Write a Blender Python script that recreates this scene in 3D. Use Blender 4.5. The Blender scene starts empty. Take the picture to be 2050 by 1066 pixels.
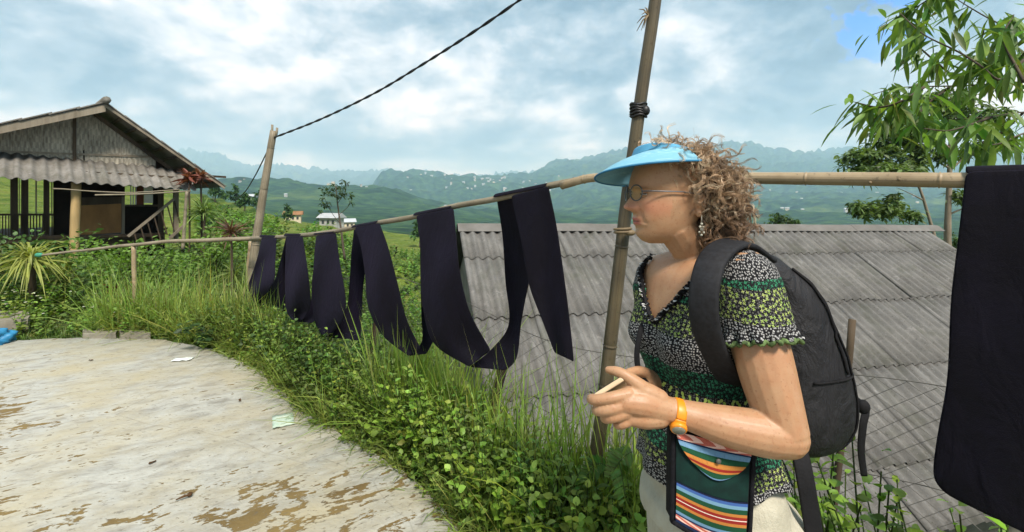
import bpy, bmesh, math, random
import numpy as np
from mathutils import Vector, Matrix, noise as mnoise

random.seed(7); rng = np.random.default_rng(11)
SC = bpy.context.scene; COL = SC.collection
R = math.radians

# ------------------------------------------------------------------ camera
CAMZ, F, CX, HY = 1.5, 900.0, 1025.0, 400.0          # level camera, horizon at y=400 of 1066
cd = bpy.data.cameras.new('camera'); cam = bpy.data.objects.new('camera', cd); COL.objects.link(cam)
cam.location = (0, 0, CAMZ); cam.rotation_euler = (R(90), 0, 0)
cd.sensor_width = 36; cd.lens = 36*F/2050; cd.shift_y = -(533-HY)/2050
cd.clip_start = 0.05; cd.clip_end = 60000
SC.camera = cam
SC.render.resolution_x, SC.render.resolution_y = 1024, 532

# ------------------------------------------------------------------ light
SUN_EL, SUN_AZ = R(52), R(158)                       # azimuth clockwise from +Y
sd_ = Vector((math.sin(SUN_AZ)*math.cos(SUN_EL), math.cos(SUN_AZ)*math.cos(SUN_EL), math.sin(SUN_EL)))
sl = bpy.data.lights.new('sun', 'SUN'); sl.energy = 2.6; sl.angle = R(13); sl.color = (1, .97, .93)
so = bpy.data.objects.new('sun', sl); COL.objects.link(so)
so.rotation_euler = (-sd_).to_track_quat('-Z', 'Y').to_euler(); so.location = (0, 0, 30)
VS = SC.view_settings
VS.view_transform = 'Standard'; VS.look = 'None'; VS.gamma = 1; VS.exposure = 1.5; VS.use_curve_mapping = False
SC.cycles.max_bounces = 6; SC.cycles.transparent_max_bounces = 12; SC.cycles.volume_bounces = 3
SC.cycles.use_denoising = True

# ------------------------------------------------------------------ node helper
class G:
    def __init__(s, tree): s.t = tree; s.n = tree.nodes; s.l = tree.links
    def node(s, typ, **kw):
        n = s.n.new(typ)
        for k, v in kw.items(): setattr(n, k, v)
        return n
    def put(s, sock, v):
        if isinstance(v, bpy.types.NodeSocket): s.l.new(v, sock)
        elif v is not None:
            if isinstance(v, (tuple, list)) and len(v) == 3 and sock.type == 'RGBA': v = (*v, 1)
            sock.default_value = v
    def m(s, op, a, b=None, c=None):
        n = s.node('ShaderNodeMath', operation=op)
        for i, v in enumerate((a, b, c)):
            if v is not None: s.put(n.inputs[i], v)
        return n.outputs[0]
    def vm(s, op, a, b=None, sc=None):
        n = s.node('ShaderNodeVectorMath', operation=op)
        s.put(n.inputs[0], a)
        if b is not None: s.put(n.inputs[1], b)
        if sc is not None: s.put(n.inputs['Scale'], sc)
        return n.outputs['Value'] if op in ('LENGTH', 'DOT_PRODUCT', 'DISTANCE') else n.outputs[0]
    def mix(s, f, a, b, blend='MIX'):
        n = s.node('ShaderNodeMix', data_type='RGBA', blend_type=blend)
        s.put(n.inputs[0], f); s.put(n.inputs[6], a); s.put(n.inputs[7], b)
        return n.outputs[2]
    def ramp(s, f, stops, interp='LINEAR'):
        n = s.node('ShaderNodeValToRGB'); cr = n.color_ramp; cr.interpolation = interp
        while len(cr.elements) < len(stops): cr.elements.new(.5)
        for e, (p, c) in zip(cr.elements, stops):
            e.position = p; e.color = (c, c, c, 1) if isinstance(c, (int, float)) else (*c[:3], 1)
        s.put(n.inputs[0], f); return n.outputs[0]
    def noise(s, vec, scale, detail=4, rough=.55, dist=0, dim='3D'):
        n = s.node('ShaderNodeTexNoise', noise_dimensions=dim)
        s.put(n.inputs['Vector'], vec); s.put(n.inputs['Scale'], scale); s.put(n.inputs['Detail'], detail)
        s.put(n.inputs['Roughness'], rough); s.put(n.inputs['Distortion'], dist); return n.outputs[0]
    def coord(s, which='Object'): return s.node('ShaderNodeTexCoord').outputs[which]
    def sep(s, v):
        n = s.node('ShaderNodeSeparateXYZ'); s.put(n.inputs[0], v); return n.outputs
    def comb(s, x, y, z):
        n = s.node('ShaderNodeCombineXYZ')
        for i, v in enumerate((x, y, z)): s.put(n.inputs[i], v)
        return n.outputs[0]
    def mapr(s, v, a, b, c=0., d=1.):
        n = s.node('ShaderNodeMapRange'); 
        for i, x in enumerate((v, a, b, c, d)): s.put(n.inputs[i], x)
        return n.outputs[0]
    def attr(s, name):
        n = s.node('ShaderNodeAttribute'); n.attribute_name = name; return n.outputs
    def stretch(s, v, sc):
        return s.vm('MULTIPLY', v, sc)

def lin(h):
    h = h.lstrip('#'); c = [int(h[i:i+2], 16)/255 for i in (0, 2, 4)]
    return tuple(x/12.92 if x <= .04045 else ((x+.055)/1.055)**2.4 for x in c)

MATS = {}
def material(name, fn, rough=.7, spec=.3, sheen=0, trans=0, coat=0):
    """fn(g) -> (colour, bump height or None, bump strength, bump distance)"""
    m = bpy.data.materials.new(name); m.use_nodes = True
    g = G(m.node_tree); b = g.n['Principled BSDF']
    out = fn(g); colr, h, st, ds = (list(out)+[None, .3, .01])[:4] if isinstance(out, tuple) and len(out) > 1 and not isinstance(out[0], (int, float)) else (out, None, .3, .01)
    if isinstance(out, tuple) and len(out) == 2: st, ds = .4, .01
    g.put(b.inputs['Base Color'], colr); g.put(b.inputs['Roughness'], rough)
    b.inputs['Specular IOR Level'].default_value = spec
    if sheen: b.inputs['Sheen Weight'].default_value = sheen; b.inputs['Sheen Roughness'].default_value = .5
    if coat: b.inputs['Coat Weight'].default_value = coat
    if h is not None:
        bp = g.node('ShaderNodeBump'); g.put(bp.inputs['Height'], h); bp.inputs['Strength'].default_value = st; bp.inputs['Distance'].default_value = ds
        g.l.new(bp.outputs[0], b.inputs['Normal'])
    if trans:
        tr = g.node('ShaderNodeBsdfTranslucent'); g.put(tr.inputs[0], g.mix(.5, colr, (.35, .45, .02), 'MULTIPLY') if False else colr)
        mx = g.node('ShaderNodeMixShader'); mx.inputs[0].default_value = trans
        g.l.new(b.outputs[0], mx.inputs[1]); g.l.new(tr.outputs[0], mx.inputs[2])
        g.l.new(mx.outputs[0], g.n['Material Output'].inputs['Surface'])
    MATS[name] = m; return m

def plain(name, c1, c2=None, scale=20, rough=.7, spec=.3, bump=.0, stretch=(1, 1, 1), detail=5, coords='Object', **kw):
    c1 = lin(c1) if isinstance(c1, str) else c1
    c2 = (lin(c2) if isinstance(c2, str) else c2) if c2 else tuple(x*.7 for x in c1)
    def f(g):
        v = g.stretch(g.coord(coords), stretch)
        n = g.noise(v, scale, detail, .62)
        n2 = g.noise(v, scale*.17, 2)
        col = g.mix(g.mapr(g.m('ADD', g.m('MULTIPLY', n, .65), g.m('MULTIPLY', n2, .35)), .36, .64), c1, c2)
        return (col, n if bump else None, bump, .006)
    return material(name, f, rough, spec, **kw)

# ------------------------------------------------------------------ world: sky with broken cloud
w = bpy.data.worlds.new('World'); SC.world = w; w.use_nodes = True
g = G(w.node_tree); bg = g.n['Background']
sky = g.node('ShaderNodeTexSky', sky_type='NISHITA', sun_disc=False, sun_elevation=SUN_EL, sun_rotation=SUN_AZ, altitude=1200)
d = g.vm('NORMALIZE', g.coord('Generated'))
sx, sy, sz = g.sep(d)
zz = g.m('ADD', g.m('MAXIMUM', sz, 0.0), .16)
flat = g.comb(g.m('DIVIDE', sx, zz), g.m('DIVIDE', sy, zz), g.m('MULTIPLY', sz, 1.5))
big = g.noise(g.vm('ADD', flat, (5.6, 31.2, 0)), .62, 7, .56, .35)
mid = g.noise(g.vm('ADD', g.stretch(d, (1, 1, 1.7)), (17.35, 12.2, 5.3)), 4.6, 9, .58, .25)
fine = g.noise(g.vm('ADD', g.stretch(d, (1, 1, 1.5)), (24.1, .2, 1.3)), 11, 8, .6, .2)
tone = g.m('ADD', g.m('MULTIPLY', big, .46), g.m('ADD', g.m('MULTIPLY', mid, .40), g.m('MULTIPLY', fine, .20)))
cloud = g.ramp(tone, [(.41, lin('5f788a')), (.475, lin('7e98aa')), (.53, lin('a6bac8')), (.58, lin('d4dfe8')), (.635, lin('ffffff'))])
cloud = g.vm('SCALE', cloud, sc=4.35)
hole = g.mapr(g.noise(g.vm('ADD', g.stretch(d, (1, 1, 1.6)), (4.73, 2.72, 3.45)), 3.3, 6, .55, .3), .668, .69)
hole = g.m('MULTIPLY', hole, g.m('MULTIPLY', g.mapr(sz, .12, .3), g.mapr(sx, .0, .3)))
bg_col = g.mix(hole, cloud, g.vm('MULTIPLY', sky.outputs[0], (.16, .5, 1.15)))
g.put(bg.inputs['Color'], bg_col); bg.inputs['Strength'].default_value = .1

# ------------------------------------------------------------------ geometry helpers
def P(px, py, Y): return Vector(((px-CX)/F*Y, Y, CAMZ-(py-HY)/F*Y))

def tag(o, label=None, cat=None, group=None, kind=None):
    if label: o['label'] = label
    if cat: o['category'] = cat
    if group: o['group'] = group
    if kind: o['kind'] = kind
    return o

def empty(name, loc=(0, 0, 0), label=None, cat=None, group=None):
    o = bpy.data.objects.new(name, None); COL.objects.link(o); o.location = loc; o.empty_display_size = .1
    return tag(o, label, cat, group)

def link(name, me, mat=None, parent=None):
    o = bpy.data.objects.new(name, me); COL.objects.link(o)
    if mat is not None and not me.materials: me.materials.append(mat if not isinstance(mat, str) else MATS[mat])
    if parent is not None:
        o.parent = parent
        o.matrix_parent_inverse = Matrix.Translation(-world_loc(parent)) if True else None
    return o

def world_loc(o):
    # parents here are never rotated or scaled: plain sum of locations
    v = Vector(o.location)
    if o.parent is not None and o.parent.type == 'EMPTY': pass
    return v

def fast_mesh(name, V, Fc, smooth=True, cols=None, uvs=None):
    """V (n,3); Fc (m,3) or (m,4); cols (n,3) per vertex; uvs (n,2) per vertex"""
    V = np.asarray(V, np.float32); Fc = np.asarray(Fc, np.int32); k = Fc.shape[1]
    me = bpy.data.meshes.new(name)
    me.vertices.add(len(V)); me.vertices.foreach_set('co', V.ravel())
    me.loops.add(Fc.size); me.loops.foreach_set('vertex_index', Fc.ravel())
    me.polygons.add(len(Fc)); me.polygons.foreach_set('loop_start', np.arange(0, Fc.size, k, dtype=np.int32))
    me.polygons.foreach_set('use_smooth', np.full(len(Fc), smooth))
    me.update(calc_edges=True)
    if cols is not None:
        a = me.color_attributes.new('col', 'FLOAT_COLOR', 'POINT')
        a.data.foreach_set('color', np.concatenate([np.asarray(cols, np.float32), np.ones((len(V), 1), np.float32)], 1).ravel())
    if uvs is not None:
        u = me.uv_layers.new(name='UVMap'); u.data.foreach_set('uv', np.asarray(uvs, np.float32)[Fc.ravel()].ravel())
    me.validate(); return me

class MB:
    def __init__(s): s.v = []; s.f = []; s.uv = []
    def add(s, v, f, uv=None):
        o = len(s.v); s.v += [tuple(x) for x in v]; s.f += [tuple(i+o for i in q) for q in f]
        s.uv += (uv if uv is not None else [(0, 0)]*len(v)); return s
    def box(s, c, size, rot=None):
        v = []
        for z in (-.5, .5):
            for x, y in ((-.5, -.5), (.5, -.5), (.5, .5), (-.5, .5)):
                p = Vector((x*size[0], y*size[1], z*size[2]))
                if rot is not None: p = rot @ p
                v.append(Vector(c)+p)
        return s.add(v, [(3, 2, 1, 0), (4, 5, 6, 7), (0, 1, 5, 4), (1, 2, 6, 5), (2, 3, 7, 6), (3, 0, 4, 7)])
    def bar(s, a, b, wx, wy, up=(0, 0, 1)):
        a = Vector(a); b = Vector(b); dz = (b-a); L = dz.length; dz.normalize()
        x = Vector(up).cross(dz)
        if x.length < 1e-4: x = Vector((1, 0, 0)).cross(dz)
        x.normalize(); y = dz.cross(x)
        return s.box((a+b)/2, (wx, wy, L), Matrix((x, y, dz)).transposed())
    def tube(s, pts, rad, sides=8, cap=True, seed=0, rough=0.):
        pts = [Vector(p) for p in pts]; n = len(pts)
        rad = [rad]*n if isinstance(rad, (int, float)) else list(rad)
        V = []; UV = []; x = None; L = 0
        for i, p in enumerate(pts):
            t = (pts[min(i+1, n-1)]-pts[max(i-1, 0)]).normalized()
            if x is None:
                x = t.cross(Vector((0, 0, 1)));
                if x.length < 1e-3: x = t.cross(Vector((0, 1, 0)))
            x = (x - t*x.dot(t)).normalized(); y = t.cross(x)
            if i: L += (p-pts[i-1]).length
            for k in range(sides):
                a = 2*math.pi*k/sides
                r = rad[i]*(1+(rough*(mnoise.noise(Vector((k*1.7, i*.6, seed)))) if rough else 0))
                V.append(p+x*math.cos(a)*r+y*math.sin(a)*r); UV.append((k/sides, L))
        Fq = [(i*sides+k, i*sides+(k+1) % sides, (i+1)*sides+(k+1) % sides, (i+1)*sides+k) for i in range(n-1) for k in range(sides)]
        if cap: Fq += [tuple(range(sides))[::-1], tuple(range((n-1)*sides, n*sides))]
        return s.add(V, Fq, UV)
    def loft(s, rings, cap=True, uvs=None):
        n = len(rings[0]); V = [p for r in rings for p in r]
        Fq = [(i*n+k, i*n+(k+1) % n, (i+1)*n+(k+1) % n, (i+1)*n+k) for i in range(len(rings)-1) for k in range(n)]
        if cap: Fq += [tuple(range(n))[::-1], tuple(range((len(rings)-1)*n, len(rings)*n))]
        return s.add(V, Fq, uvs)
    def grid(s, rows, uvs=None):
        n = len(rows[0]); V = [p for r in rows for p in r]
        Fq = [(i*n+k, i*n+k+1, (i+1)*n+k+1, (i+1)*n+k) for i in range(len(rows)-1) for k in range(n-1)]
        return s.add(V, Fq, uvs)
    def ball(s, c, r, seg=12, rings=8, rot=None):
        r = (r, r, r) if isinstance(r, (int, float)) else r; RR = []
        for i in range(1, rings):
            ph = math.pi*i/rings; ring = []
            for k in range(seg):
                a = 2*math.pi*k/seg
                p = Vector((r[0]*math.sin(ph)*math.cos(a), r[1]*math.sin(ph)*math.sin(a), -r[2]*math.cos(ph)))
                if rot is not None: p = rot @ p
                ring.append(Vector(c)+p)
            RR.append(ring)
        return s.loft(RR)
    def mesh(s, name='m', smooth=True):
        me = bpy.data.meshes.new(name); me.from_pydata(s.v, [], s.f); 
        u = me.uv_layers.new(name='UVMap')
        for l in me.loops: u.data[l.index].uv = s.uv[l.vertex_index]
        bm = bmesh.new(); bm.from_mesh(me); bmesh.ops.recalc_face_normals(bm, faces=bm.faces); bm.to_mesh(me); bm.free()
        me.polygons.foreach_set('use_smooth', [smooth]*len(me.polygons)); me.update(); return me
    def build(s, name, mat, parent=None, smooth=True, bevel=0, auto=None):
        o = link(name, s.mesh(name, smooth), mat, parent)
        if bevel:
            b = o.modifiers.new('bevel', 'BEVEL'); b.width = bevel; b.segments = 2; b.limit_method = 'ANGLE'
        return o

def spline(pts, n):
    """Catmull-Rom through pts (any dimension), n samples"""
    A = np.array([list(p) for p in pts], float); m = len(A)
    if m == 2: return [A[0]+(A[1]-A[0])*t for t in np.linspace(0, 1, n)]
    d = np.r_[0, np.cumsum(np.linalg.norm(np.diff(A, axis=0), axis=1)+1e-9)]
    out = []
    for t in np.linspace(0, d[-1], n):
        i = min(max(np.searchsorted(d, t)-1, 0), m-2); u = (t-d[i])/(d[i+1]-d[i])
        def tan(j):
            if j == 0: return (A[1]-A[0])/(d[1]-d[0])
            if j == m-1: return (A[-1]-A[-2])/(d[-1]-d[-2])
            return (A[j+1]-A[j-1])/(d[j+1]-d[j-1])
        h = d[i+1]-d[i]; u2, u3 = u*u, u*u*u
        out.append((2*u3-3*u2+1)*A[i]+(u3-2*u2+u)*h*tan(i)+(-2*u3+3*u2)*A[i+1]+(u3-u2)*h*tan(i+1))
    return out

def sstep(a, b, x):
    t = np.clip((np.asarray(x, float)-a)/(b-a), 0, 1); return t*t*(3-2*t)

def vnoise(x, y, seed=0):
    """2-D value noise in numpy, about -1..1"""
    x = np.asarray(x, float); y = np.asarray(y, float)
    xi = np.floor(x).astype(np.int64); yi = np.floor(y).astype(np.int64); xf = x-xi; yf = y-yi
    def h(a, b):
        n = (a*374761393+b*668265263+seed*974634) & 0x7fffffff
        n = ((n ^ (n >> 13))*1274126177) & 0x7fffffff
        return ((n ^ (n >> 16)) & 0xffff)/32767.5-1
    u = xf*xf*(3-2*xf); v = yf*yf*(3-2*yf)
    return (h(xi, yi)*(1-u)+h(xi+1, yi)*u)*(1-v)+(h(xi, yi+1)*(1-u)+h(xi+1, yi+1)*u)*v
def fbm(x, y, o=5, seed=0, gain=.5):
    s = 0; a = 1; t = 0
    for i in range(o): s = s+a*vnoise(x*2**i, y*2**i, seed+i*17); t += a; a *= gain
    return s/t

# ------------------------------------------------------------------ ground heights
def gp(px, py): Y = F*CAMZ/(py-HY); return ((px-CX)/F*Y, Y)
EDGE_PX = [(-900, 668), (-300, 674), (0, 681), (180, 675), (340, 682), (430, 700), (500, 730), (560, 772), (620, 830), (700, 872), (800, 930), (880, 1002), (930, 1066)]
EDGE = [gp(*e) for e in EDGE_PX]+[(.22, 1.66), (.75, 1.16), (1.3, .62), (2.2, -.3), (4, -2.2), (9, -7)]
EDGE = np.array([(e[0], e[1]) for e in spline([(*e, 0) for e in EDGE], 150)])
def edge_sd(X, Y):
    """signed distance to the slab edge, + beyond it (away from the camera)"""
    X = np.atleast_1d(np.asarray(X, float)); Y = np.atleast_1d(np.asarray(Y, float)); sh = X.shape; X = X.ravel(); Y = Y.ravel()
    out = np.empty(len(X))
    A = EDGE[:-1]; B = EDGE[1:]; D = B-A; L2 = (D**2).sum(1)
    for c in range(0, len(X), 20000):
        x = X[c:c+20000, None]; y = Y[c:c+20000, None]
        t = np.clip(((x-A[:, 0])*D[:, 0]+(y-A[:, 1])*D[:, 1])/L2, 0, 1)
        dx = x-A[:, 0]-t*D[:, 0]; dy = y-A[:, 1]-t*D[:, 1]; dd = dx*dx+dy*dy
        k = dd.argmin(1); ii = np.arange(len(k))
        cr = D[k, 0]*(y[:, 0]-A[k, 1])-D[k, 1]*(x[:, 0]-A[k, 0])
        out[c:c+20000] = np.sqrt(dd[ii, k])*np.sign(cr)
    return out.reshape(sh)
def near_ground(X, Y):
    X = np.asarray(X, float); Y = np.asarray(Y, float); sd = edge_sd(X, Y)
    k = sstep(-5.2, -1.3, X+ .25*(Y-4))                        # level on the left, a steep bank on the right
    lvl = -.035 - .055*np.clip(sd-.2, 0, 8) + .05*fbm(X*1.3, Y*1.3, 3, 5)*sstep(0, .4, sd)
    stp = -.03 - .12*np.clip(sd, 0, .35) - 2.0*np.clip(sd-.35, 0, 1.6) - .25*np.clip(sd-1.95, 0, 30)
    z = lvl*(1-k)+stp*k
    return np.where(sd < 0, -.06, z)
# far terrain: pixel rows of the skyline of successive ridges, read off the photograph
TX = [-1600, -300, 0, 200, 400, 460, 500, 560, 620, 700, 740, 765, 830, 900, 965, 1063, 1114, 1170, 1210, 1300, 1400, 1500, 1600, 1700, 1800, 1900, 2050, 2400, 3400]
def row(d): k = sorted(d); return np.interp(TX, k, [d[i] for i in k])
TY = {
 30: row({-300: 380, 0: 400, 400: 430, 500: 452, 600: 475, 700: 500, 900: 560, 1000: 640, 1900: 640, 2400: 600}),
 55: row({-300: 350, 0: 368, 350: 395, 460: 424, 560: 446, 700: 472, 900: 515, 1000: 560, 1900: 545, 2400: 520}),
 95: row({-300: 330, 0: 345, 350: 375, 440: 398, 500: 412, 560: 436, 620: 446, 700: 454, 800: 468, 900: 488, 1000: 510, 1900: 500, 2400: 480}),
 130: row({-300: 345, 0: 360, 400: 402, 560: 440, 700: 460, 900: 492, 1000: 505, 2400: 490}),
 420: row({-300: 400, 400: 425, 700: 445, 900: 462, 1100: 474, 1500: 474, 1900: 468, 2400: 460}),
 800: row({-300: 380, 400: 408, 560: 405, 700: 418, 830: 428, 1063: 445, 1300: 452, 1600: 450, 1900: 440, 2400: 430}),
 1200: row({-300: 350, 0: 360, 400: 380, 460: 371, 500: 368, 560: 369, 620: 380, 700: 384, 740: 388, 765: 392, 830: 408, 900: 424, 965: 434, 1063: 434, 1200: 430, 1500: 428, 1700: 424, 1900: 418, 2400: 400}),
 1650: row({-300: 400, 400: 420, 740: 432, 900: 424, 1063: 418, 1300: 412, 1600: 406, 2400: 392}),
 2300: row({-300: 400, 400: 418, 700: 425, 740: 405, 765: 372, 830: 372, 965: 371, 1063: 376, 1210: 380, 1400: 384, 1700: 380, 2400: 360}),
 2700: row({-300: 400, 400: 416, 700: 422, 740: 392, 765: 361, 830: 355, 900: 357, 965: 355, 1063: 361, 1210: 364, 1400: 366, 1700: 362, 2400: 345}),
 3300: row({-300: 395, 700: 410, 765: 396, 965: 390, 1063: 366, 1114: 346, 1210: 340, 1400: 338, 1700: 340, 2400: 330}),
 4200: row({-300: 380, 700: 404, 965: 380, 1063: 362, 1114: 334, 1140: 329, 1170: 330, 1210: 319, 1300: 308, 1400: 303, 1500: 306, 1600: 309, 1700: 316, 1800: 322, 1900: 318, 2400: 300}),
 5200: row({-300: 330, 0: 330, 200: 340, 400: 352, 500: 362, 700: 372, 965: 380, 1300: 350, 2400: 350}),
 6500: row({-300: 290, 0: 300, 200: 308, 400: 317, 425: 322, 460: 338, 500: 347, 560: 345, 600: 350, 640: 351, 700: 357, 765: 361, 900: 368, 1063: 368, 1400: 350, 2400: 340}),
 9000: row({-300: 330, 400: 372, 1063: 385, 2400: 370}),
}
TK = sorted(TY)
TH = np.array([CAMZ-(TY[k]-HY)/F*k for k in TK])             # heights on each ridge row
def terrain(T, Y):
    """T = X/Y, Y = depth"""
    px = np.clip(CX+F*T, TX[0], TX[-1]); ly = np.log(np.clip(Y, TK[0], TK[-1])); lk = np.log(TK)
    cols = np.stack([np.interp(px, TX, h) for h in TH], 0)
    i = np.clip(np.searchsorted(lk, ly, 'right')-1, 0, len(TK)-2); u = (ly-lk[i])/(lk[i+1]-lk[i])
    u = u*.55+.45*(u*u*(3-2*u)); ii = np.arange(len(px))
    h = cols[i, ii]*(1-u)+cols[i+1, ii]*u
    X = T*Y
    far = sstep(200, 1200, Y)
    h = h+far*Y*.024*fbm(X/300+5, Y/300, 6, 3, .55) + far*Y*.018*(1-2*np.abs(fbm(X/170, Y/170, 4, 31)))
    step = .85
    terr = np.floor(h/step)*step+step*sstep(.62, .95, h/step-np.floor(h/step))
    tm = sstep(34, 48, Y)*(1-sstep(105, 130, Y))
    hh = h+.25*fbm(X/14, Y/14, 3, 9); terr = np.floor(hh/step)*step+step*sstep(.6, .97, hh/step-np.floor(hh/step))
    h = h*(1-tm)+terr*tm
    ng = near_ground(X, np.minimum(Y, 60))
    b = sstep(11, 34, Y); return ng*(1-b)+h*b
# ------------------------------------------------------------------ ground + hills (one sheet to the horizon)
def hill_colour(g):
    p = g.coord('Object'); dist = g.vm('LENGTH', p)
    wood = g.noise(p, .035, 8, .68); patch = g.noise(p, .0042, 5, .55, .4); fld = g.noise(p, .011, 3, .5, .8)
    forest = g.ramp(wood, [(.36, (.006, .017, .008)), (.5, (.017, .045, .014)), (.62, (.045, .09, .024))])
    field = g.ramp(wood, [(.38, (.025, .055, .015)), (.62, (.075, .115, .03))])
    far = g.mix(g.mapr(patch, .58, .64), forest, field)
    rice = g.ramp(g.noise(p, .35, 6, .7), [(.3, (.045, .085, .016)), (.5, (.10, .14, .025)), (.7, (.17, .18, .05))])
    nz = g.sep(g.node('ShaderNodeNewGeometry').outputs['Normal'])[2]
    rice = g.mix(g.mapr(nz, .93, .72), rice, (.045, .085, .015))
    col = g.mix(g.mapr(dist, 110, 190), rice, far)
    soil = g.ramp(g.noise(p, 9, 6, .7), [(.3, (.018, .022, .008)), (.7, (.055, .05, .025))])
    col = g.mix(g.mapr(dist, 13, 22), soil, col)
    return (col, wood, .9, 7.)
material('hillside', hill_colour, .95, .05)
tt = np.unique(np.concatenate([np.linspace(-3.2, -1.25, 34), np.linspace(-1.25, 1.25, 520), np.linspace(1.25, 3.2, 34)]))
yy = np.unique(np.concatenate([np.linspace(9.5, 30, 26), np.linspace(30, 130, 110), np.geomspace(130, 1200, 60), np.geomspace(1200, 9000, 130)]))
TT, YY = np.meshgrid(tt, yy); Z = terrain(TT.ravel(), YY.ravel())
V = np.stack([TT.ravel()*YY.ravel(), YY.ravel(), Z], 1)
n, m = len(tt), len(yy); q = (np.arange(m-1)[:, None]*n+np.arange(n-1)).ravel()
hills = link('hills', fast_mesh('hills', V, np.stack([q, q+1, q+n+1, q+n], 1)), 'hillside'); tag(hills, kind='structure')

def soil_col(g):
    p = g.coord('Object'); a = g.noise(p, 7, 8, .7); b = g.noise(p, .9, 3)
    c = g.ramp(a, [(.3, (.016, .02, .007)), (.5, (.045, .05, .02)), (.7, (.10, .085, .05))])
    return (g.mix(g.mapr(b, .4, .6), c, (.035, .06, .014)), a, .8, .03)
material('soil', soil_col, .95, .1)
xs = np.concatenate([np.linspace(-34, -7, 40), np.linspace(-6.9, 4.5, 230), np.linspace(4.7, 34, 40)])
ys = np.concatenate([np.linspace(-24, -1, 12), np.linspace(-.9, 6.5, 160), np.linspace(6.6, 10.2, 30)])
XX, YY = np.meshgrid(xs, ys); Z = near_ground(XX.ravel(), YY.ravel())-.004
n, m = len(xs), len(ys); q = (np.arange(m-1)[:, None]*n+np.arange(n-1)).ravel()
gr = link('ground', fast_mesh('ground', np.stack([XX.ravel(), YY.ravel(), Z], 1), np.stack([q, q+1, q+n+1, q+n], 1)), 'soil'); tag(gr, kind='structure')

# ------------------------------------------------------------------ concrete slab with a ragged edge
def slab_col(g):
    p = g.coord('Object')
    diag = g.vm('ADD', p, g.vm('SCALE', g.comb(g.noise(p, 1.1, 3), g.noise(g.vm('ADD', p, (9, 3, 1)), 1.1, 3), 0), sc=.25))
    rot = g.node('ShaderNodeVectorRotate'); rot.rotation_type = 'Z_AXIS'; g.put(rot.inputs['Vector'], diag); rot.inputs['Angle'].default_value = R(-24)
    st = g.stretch(rot.outputs[0], (1.0, 2.1, 1))                       # broom marks run across the yard
    a = g.noise(st, 6, 8, .62, .4); b = g.noise(p, .55, 4, .55); c = g.noise(st, 21, 5, .65, .3); d2 = g.noise(p, 55, 3, .6)
    base = g.ramp(a, [(.32, lin('87857c')), (.5, lin('a1a198')), (.68, lin('afb0a7'))])
    base = g.mix(g.mapr(g.noise(p, 1.7, 6, .65), .42, .66), base, lin('a39c84'))
    x, y, z = g.sep(p)
    wet = g.m('ADD', g.m('MULTIPLY', b, .55), g.m('ADD', g.m('MULTIPLY', a, .62), g.m('MULTIPLY', c, .30)))
    near = g.m('MULTIPLY', g.mapr(y, 3.6, 2.0), .10)                    # mud lies on the lower front of the yard
    mudf = g.mapr(g.m('ADD', wet, near), .836, .856)
    mud = g.ramp(g.noise(p, 4, 5), [(.3, lin('665637')), (.7, lin('7d6b43'))])
    col = g.mix(mudf, base, mud)
    fleck = g.mapr(c, .60, .63); col = g.mix(g.m('MULTIPLY', fleck, .55), col, lin('615b4e'))
    crack = g.node('ShaderNodeTexVoronoi', feature='DISTANCE_TO_EDGE'); g.put(crack.inputs['Vector'], diag); crack.inputs['Scale'].default_value = .55
    col = g.mix(g.m('MULTIPLY', g.mapr(crack.outputs[0], .003, .0), .25), col, lin('5e574a'))
    h = g.m('SUBTRACT', g.m('ADD', g.m('MULTIPLY', a, .6), g.m('MULTIPLY', d2, .25)), g.m('MULTIPLY', mudf, .35))
    return (col, h, .55, .02)
material('concrete', slab_col, .9, .2)
e = np.array([(p[0], p[1]) for p in spline([(*q, 0) for q in EDGE], 420)])
nrm = np.gradient(e, axis=0); nrm = np.stack([-nrm[:, 1], nrm[:, 0]], 1); nrm /= np.linalg.norm(nrm, axis=1)[:, None]
ss = np.arange(len(e)); e = e+nrm*(.035*fbm(ss/6., ss*0, 4, 8)+.02*fbm(ss/1.7, ss*0, 2, 4))[:, None]
mb = MB(); inner = [(x-.0, y) for x, y in e]
rows = []
for k, t in enumerate((0, .012, .03, .2, .5, 1.0)):
    z = [-.12, -.012, -.001, 0, 0, 0][k]
    if k < 3: rows.append([(x-nx*t*.6, y-ny*t*.6, z) for (x, y), (nx, ny) in zip(e, nrm)])
    else:
        rows.append([((x-nx*.02)*(1-t)+t*np.interp(i, [0, len(e)-1], [-22, -1]), (y-ny*.02)*(1-t)+t*np.interp(i, [0, len(e)-1], [3.0, -12]), z) for i, ((x, y), (nx, ny)) in enumerate(zip(e, nrm))])
slab = mb.grid(rows).build('concrete_yard', 'concrete'); tag(slab, kind='structure')

# ------------------------------------------------------------------ haze
hz = MB().box((0, 4700, 180), (26000, 10600, 1260))
hm = bpy.data.materials.new('haze'); hm.use_nodes = True; gg = G(hm.node_tree); gg.n.remove(gg.n['Principled BSDF'])
pv = gg.node('ShaderNodeVolumePrincipled'); pv.inputs['Color'].default_value = (.46, .74, 1, 1); pv.inputs['Density'].default_value = .00022; pv.inputs['Absorption Color'].default_value = (1, 1, 1, 1); pv.inputs['Anisotropy'].default_value = .1
gg.l.new(pv.outputs[0], gg.n['Material Output'].inputs['Volume'])
hz = hz.build('haze', hm, smooth=False); tag(hz, kind='stuff'); hz.display_type = 'WIRE'
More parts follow.
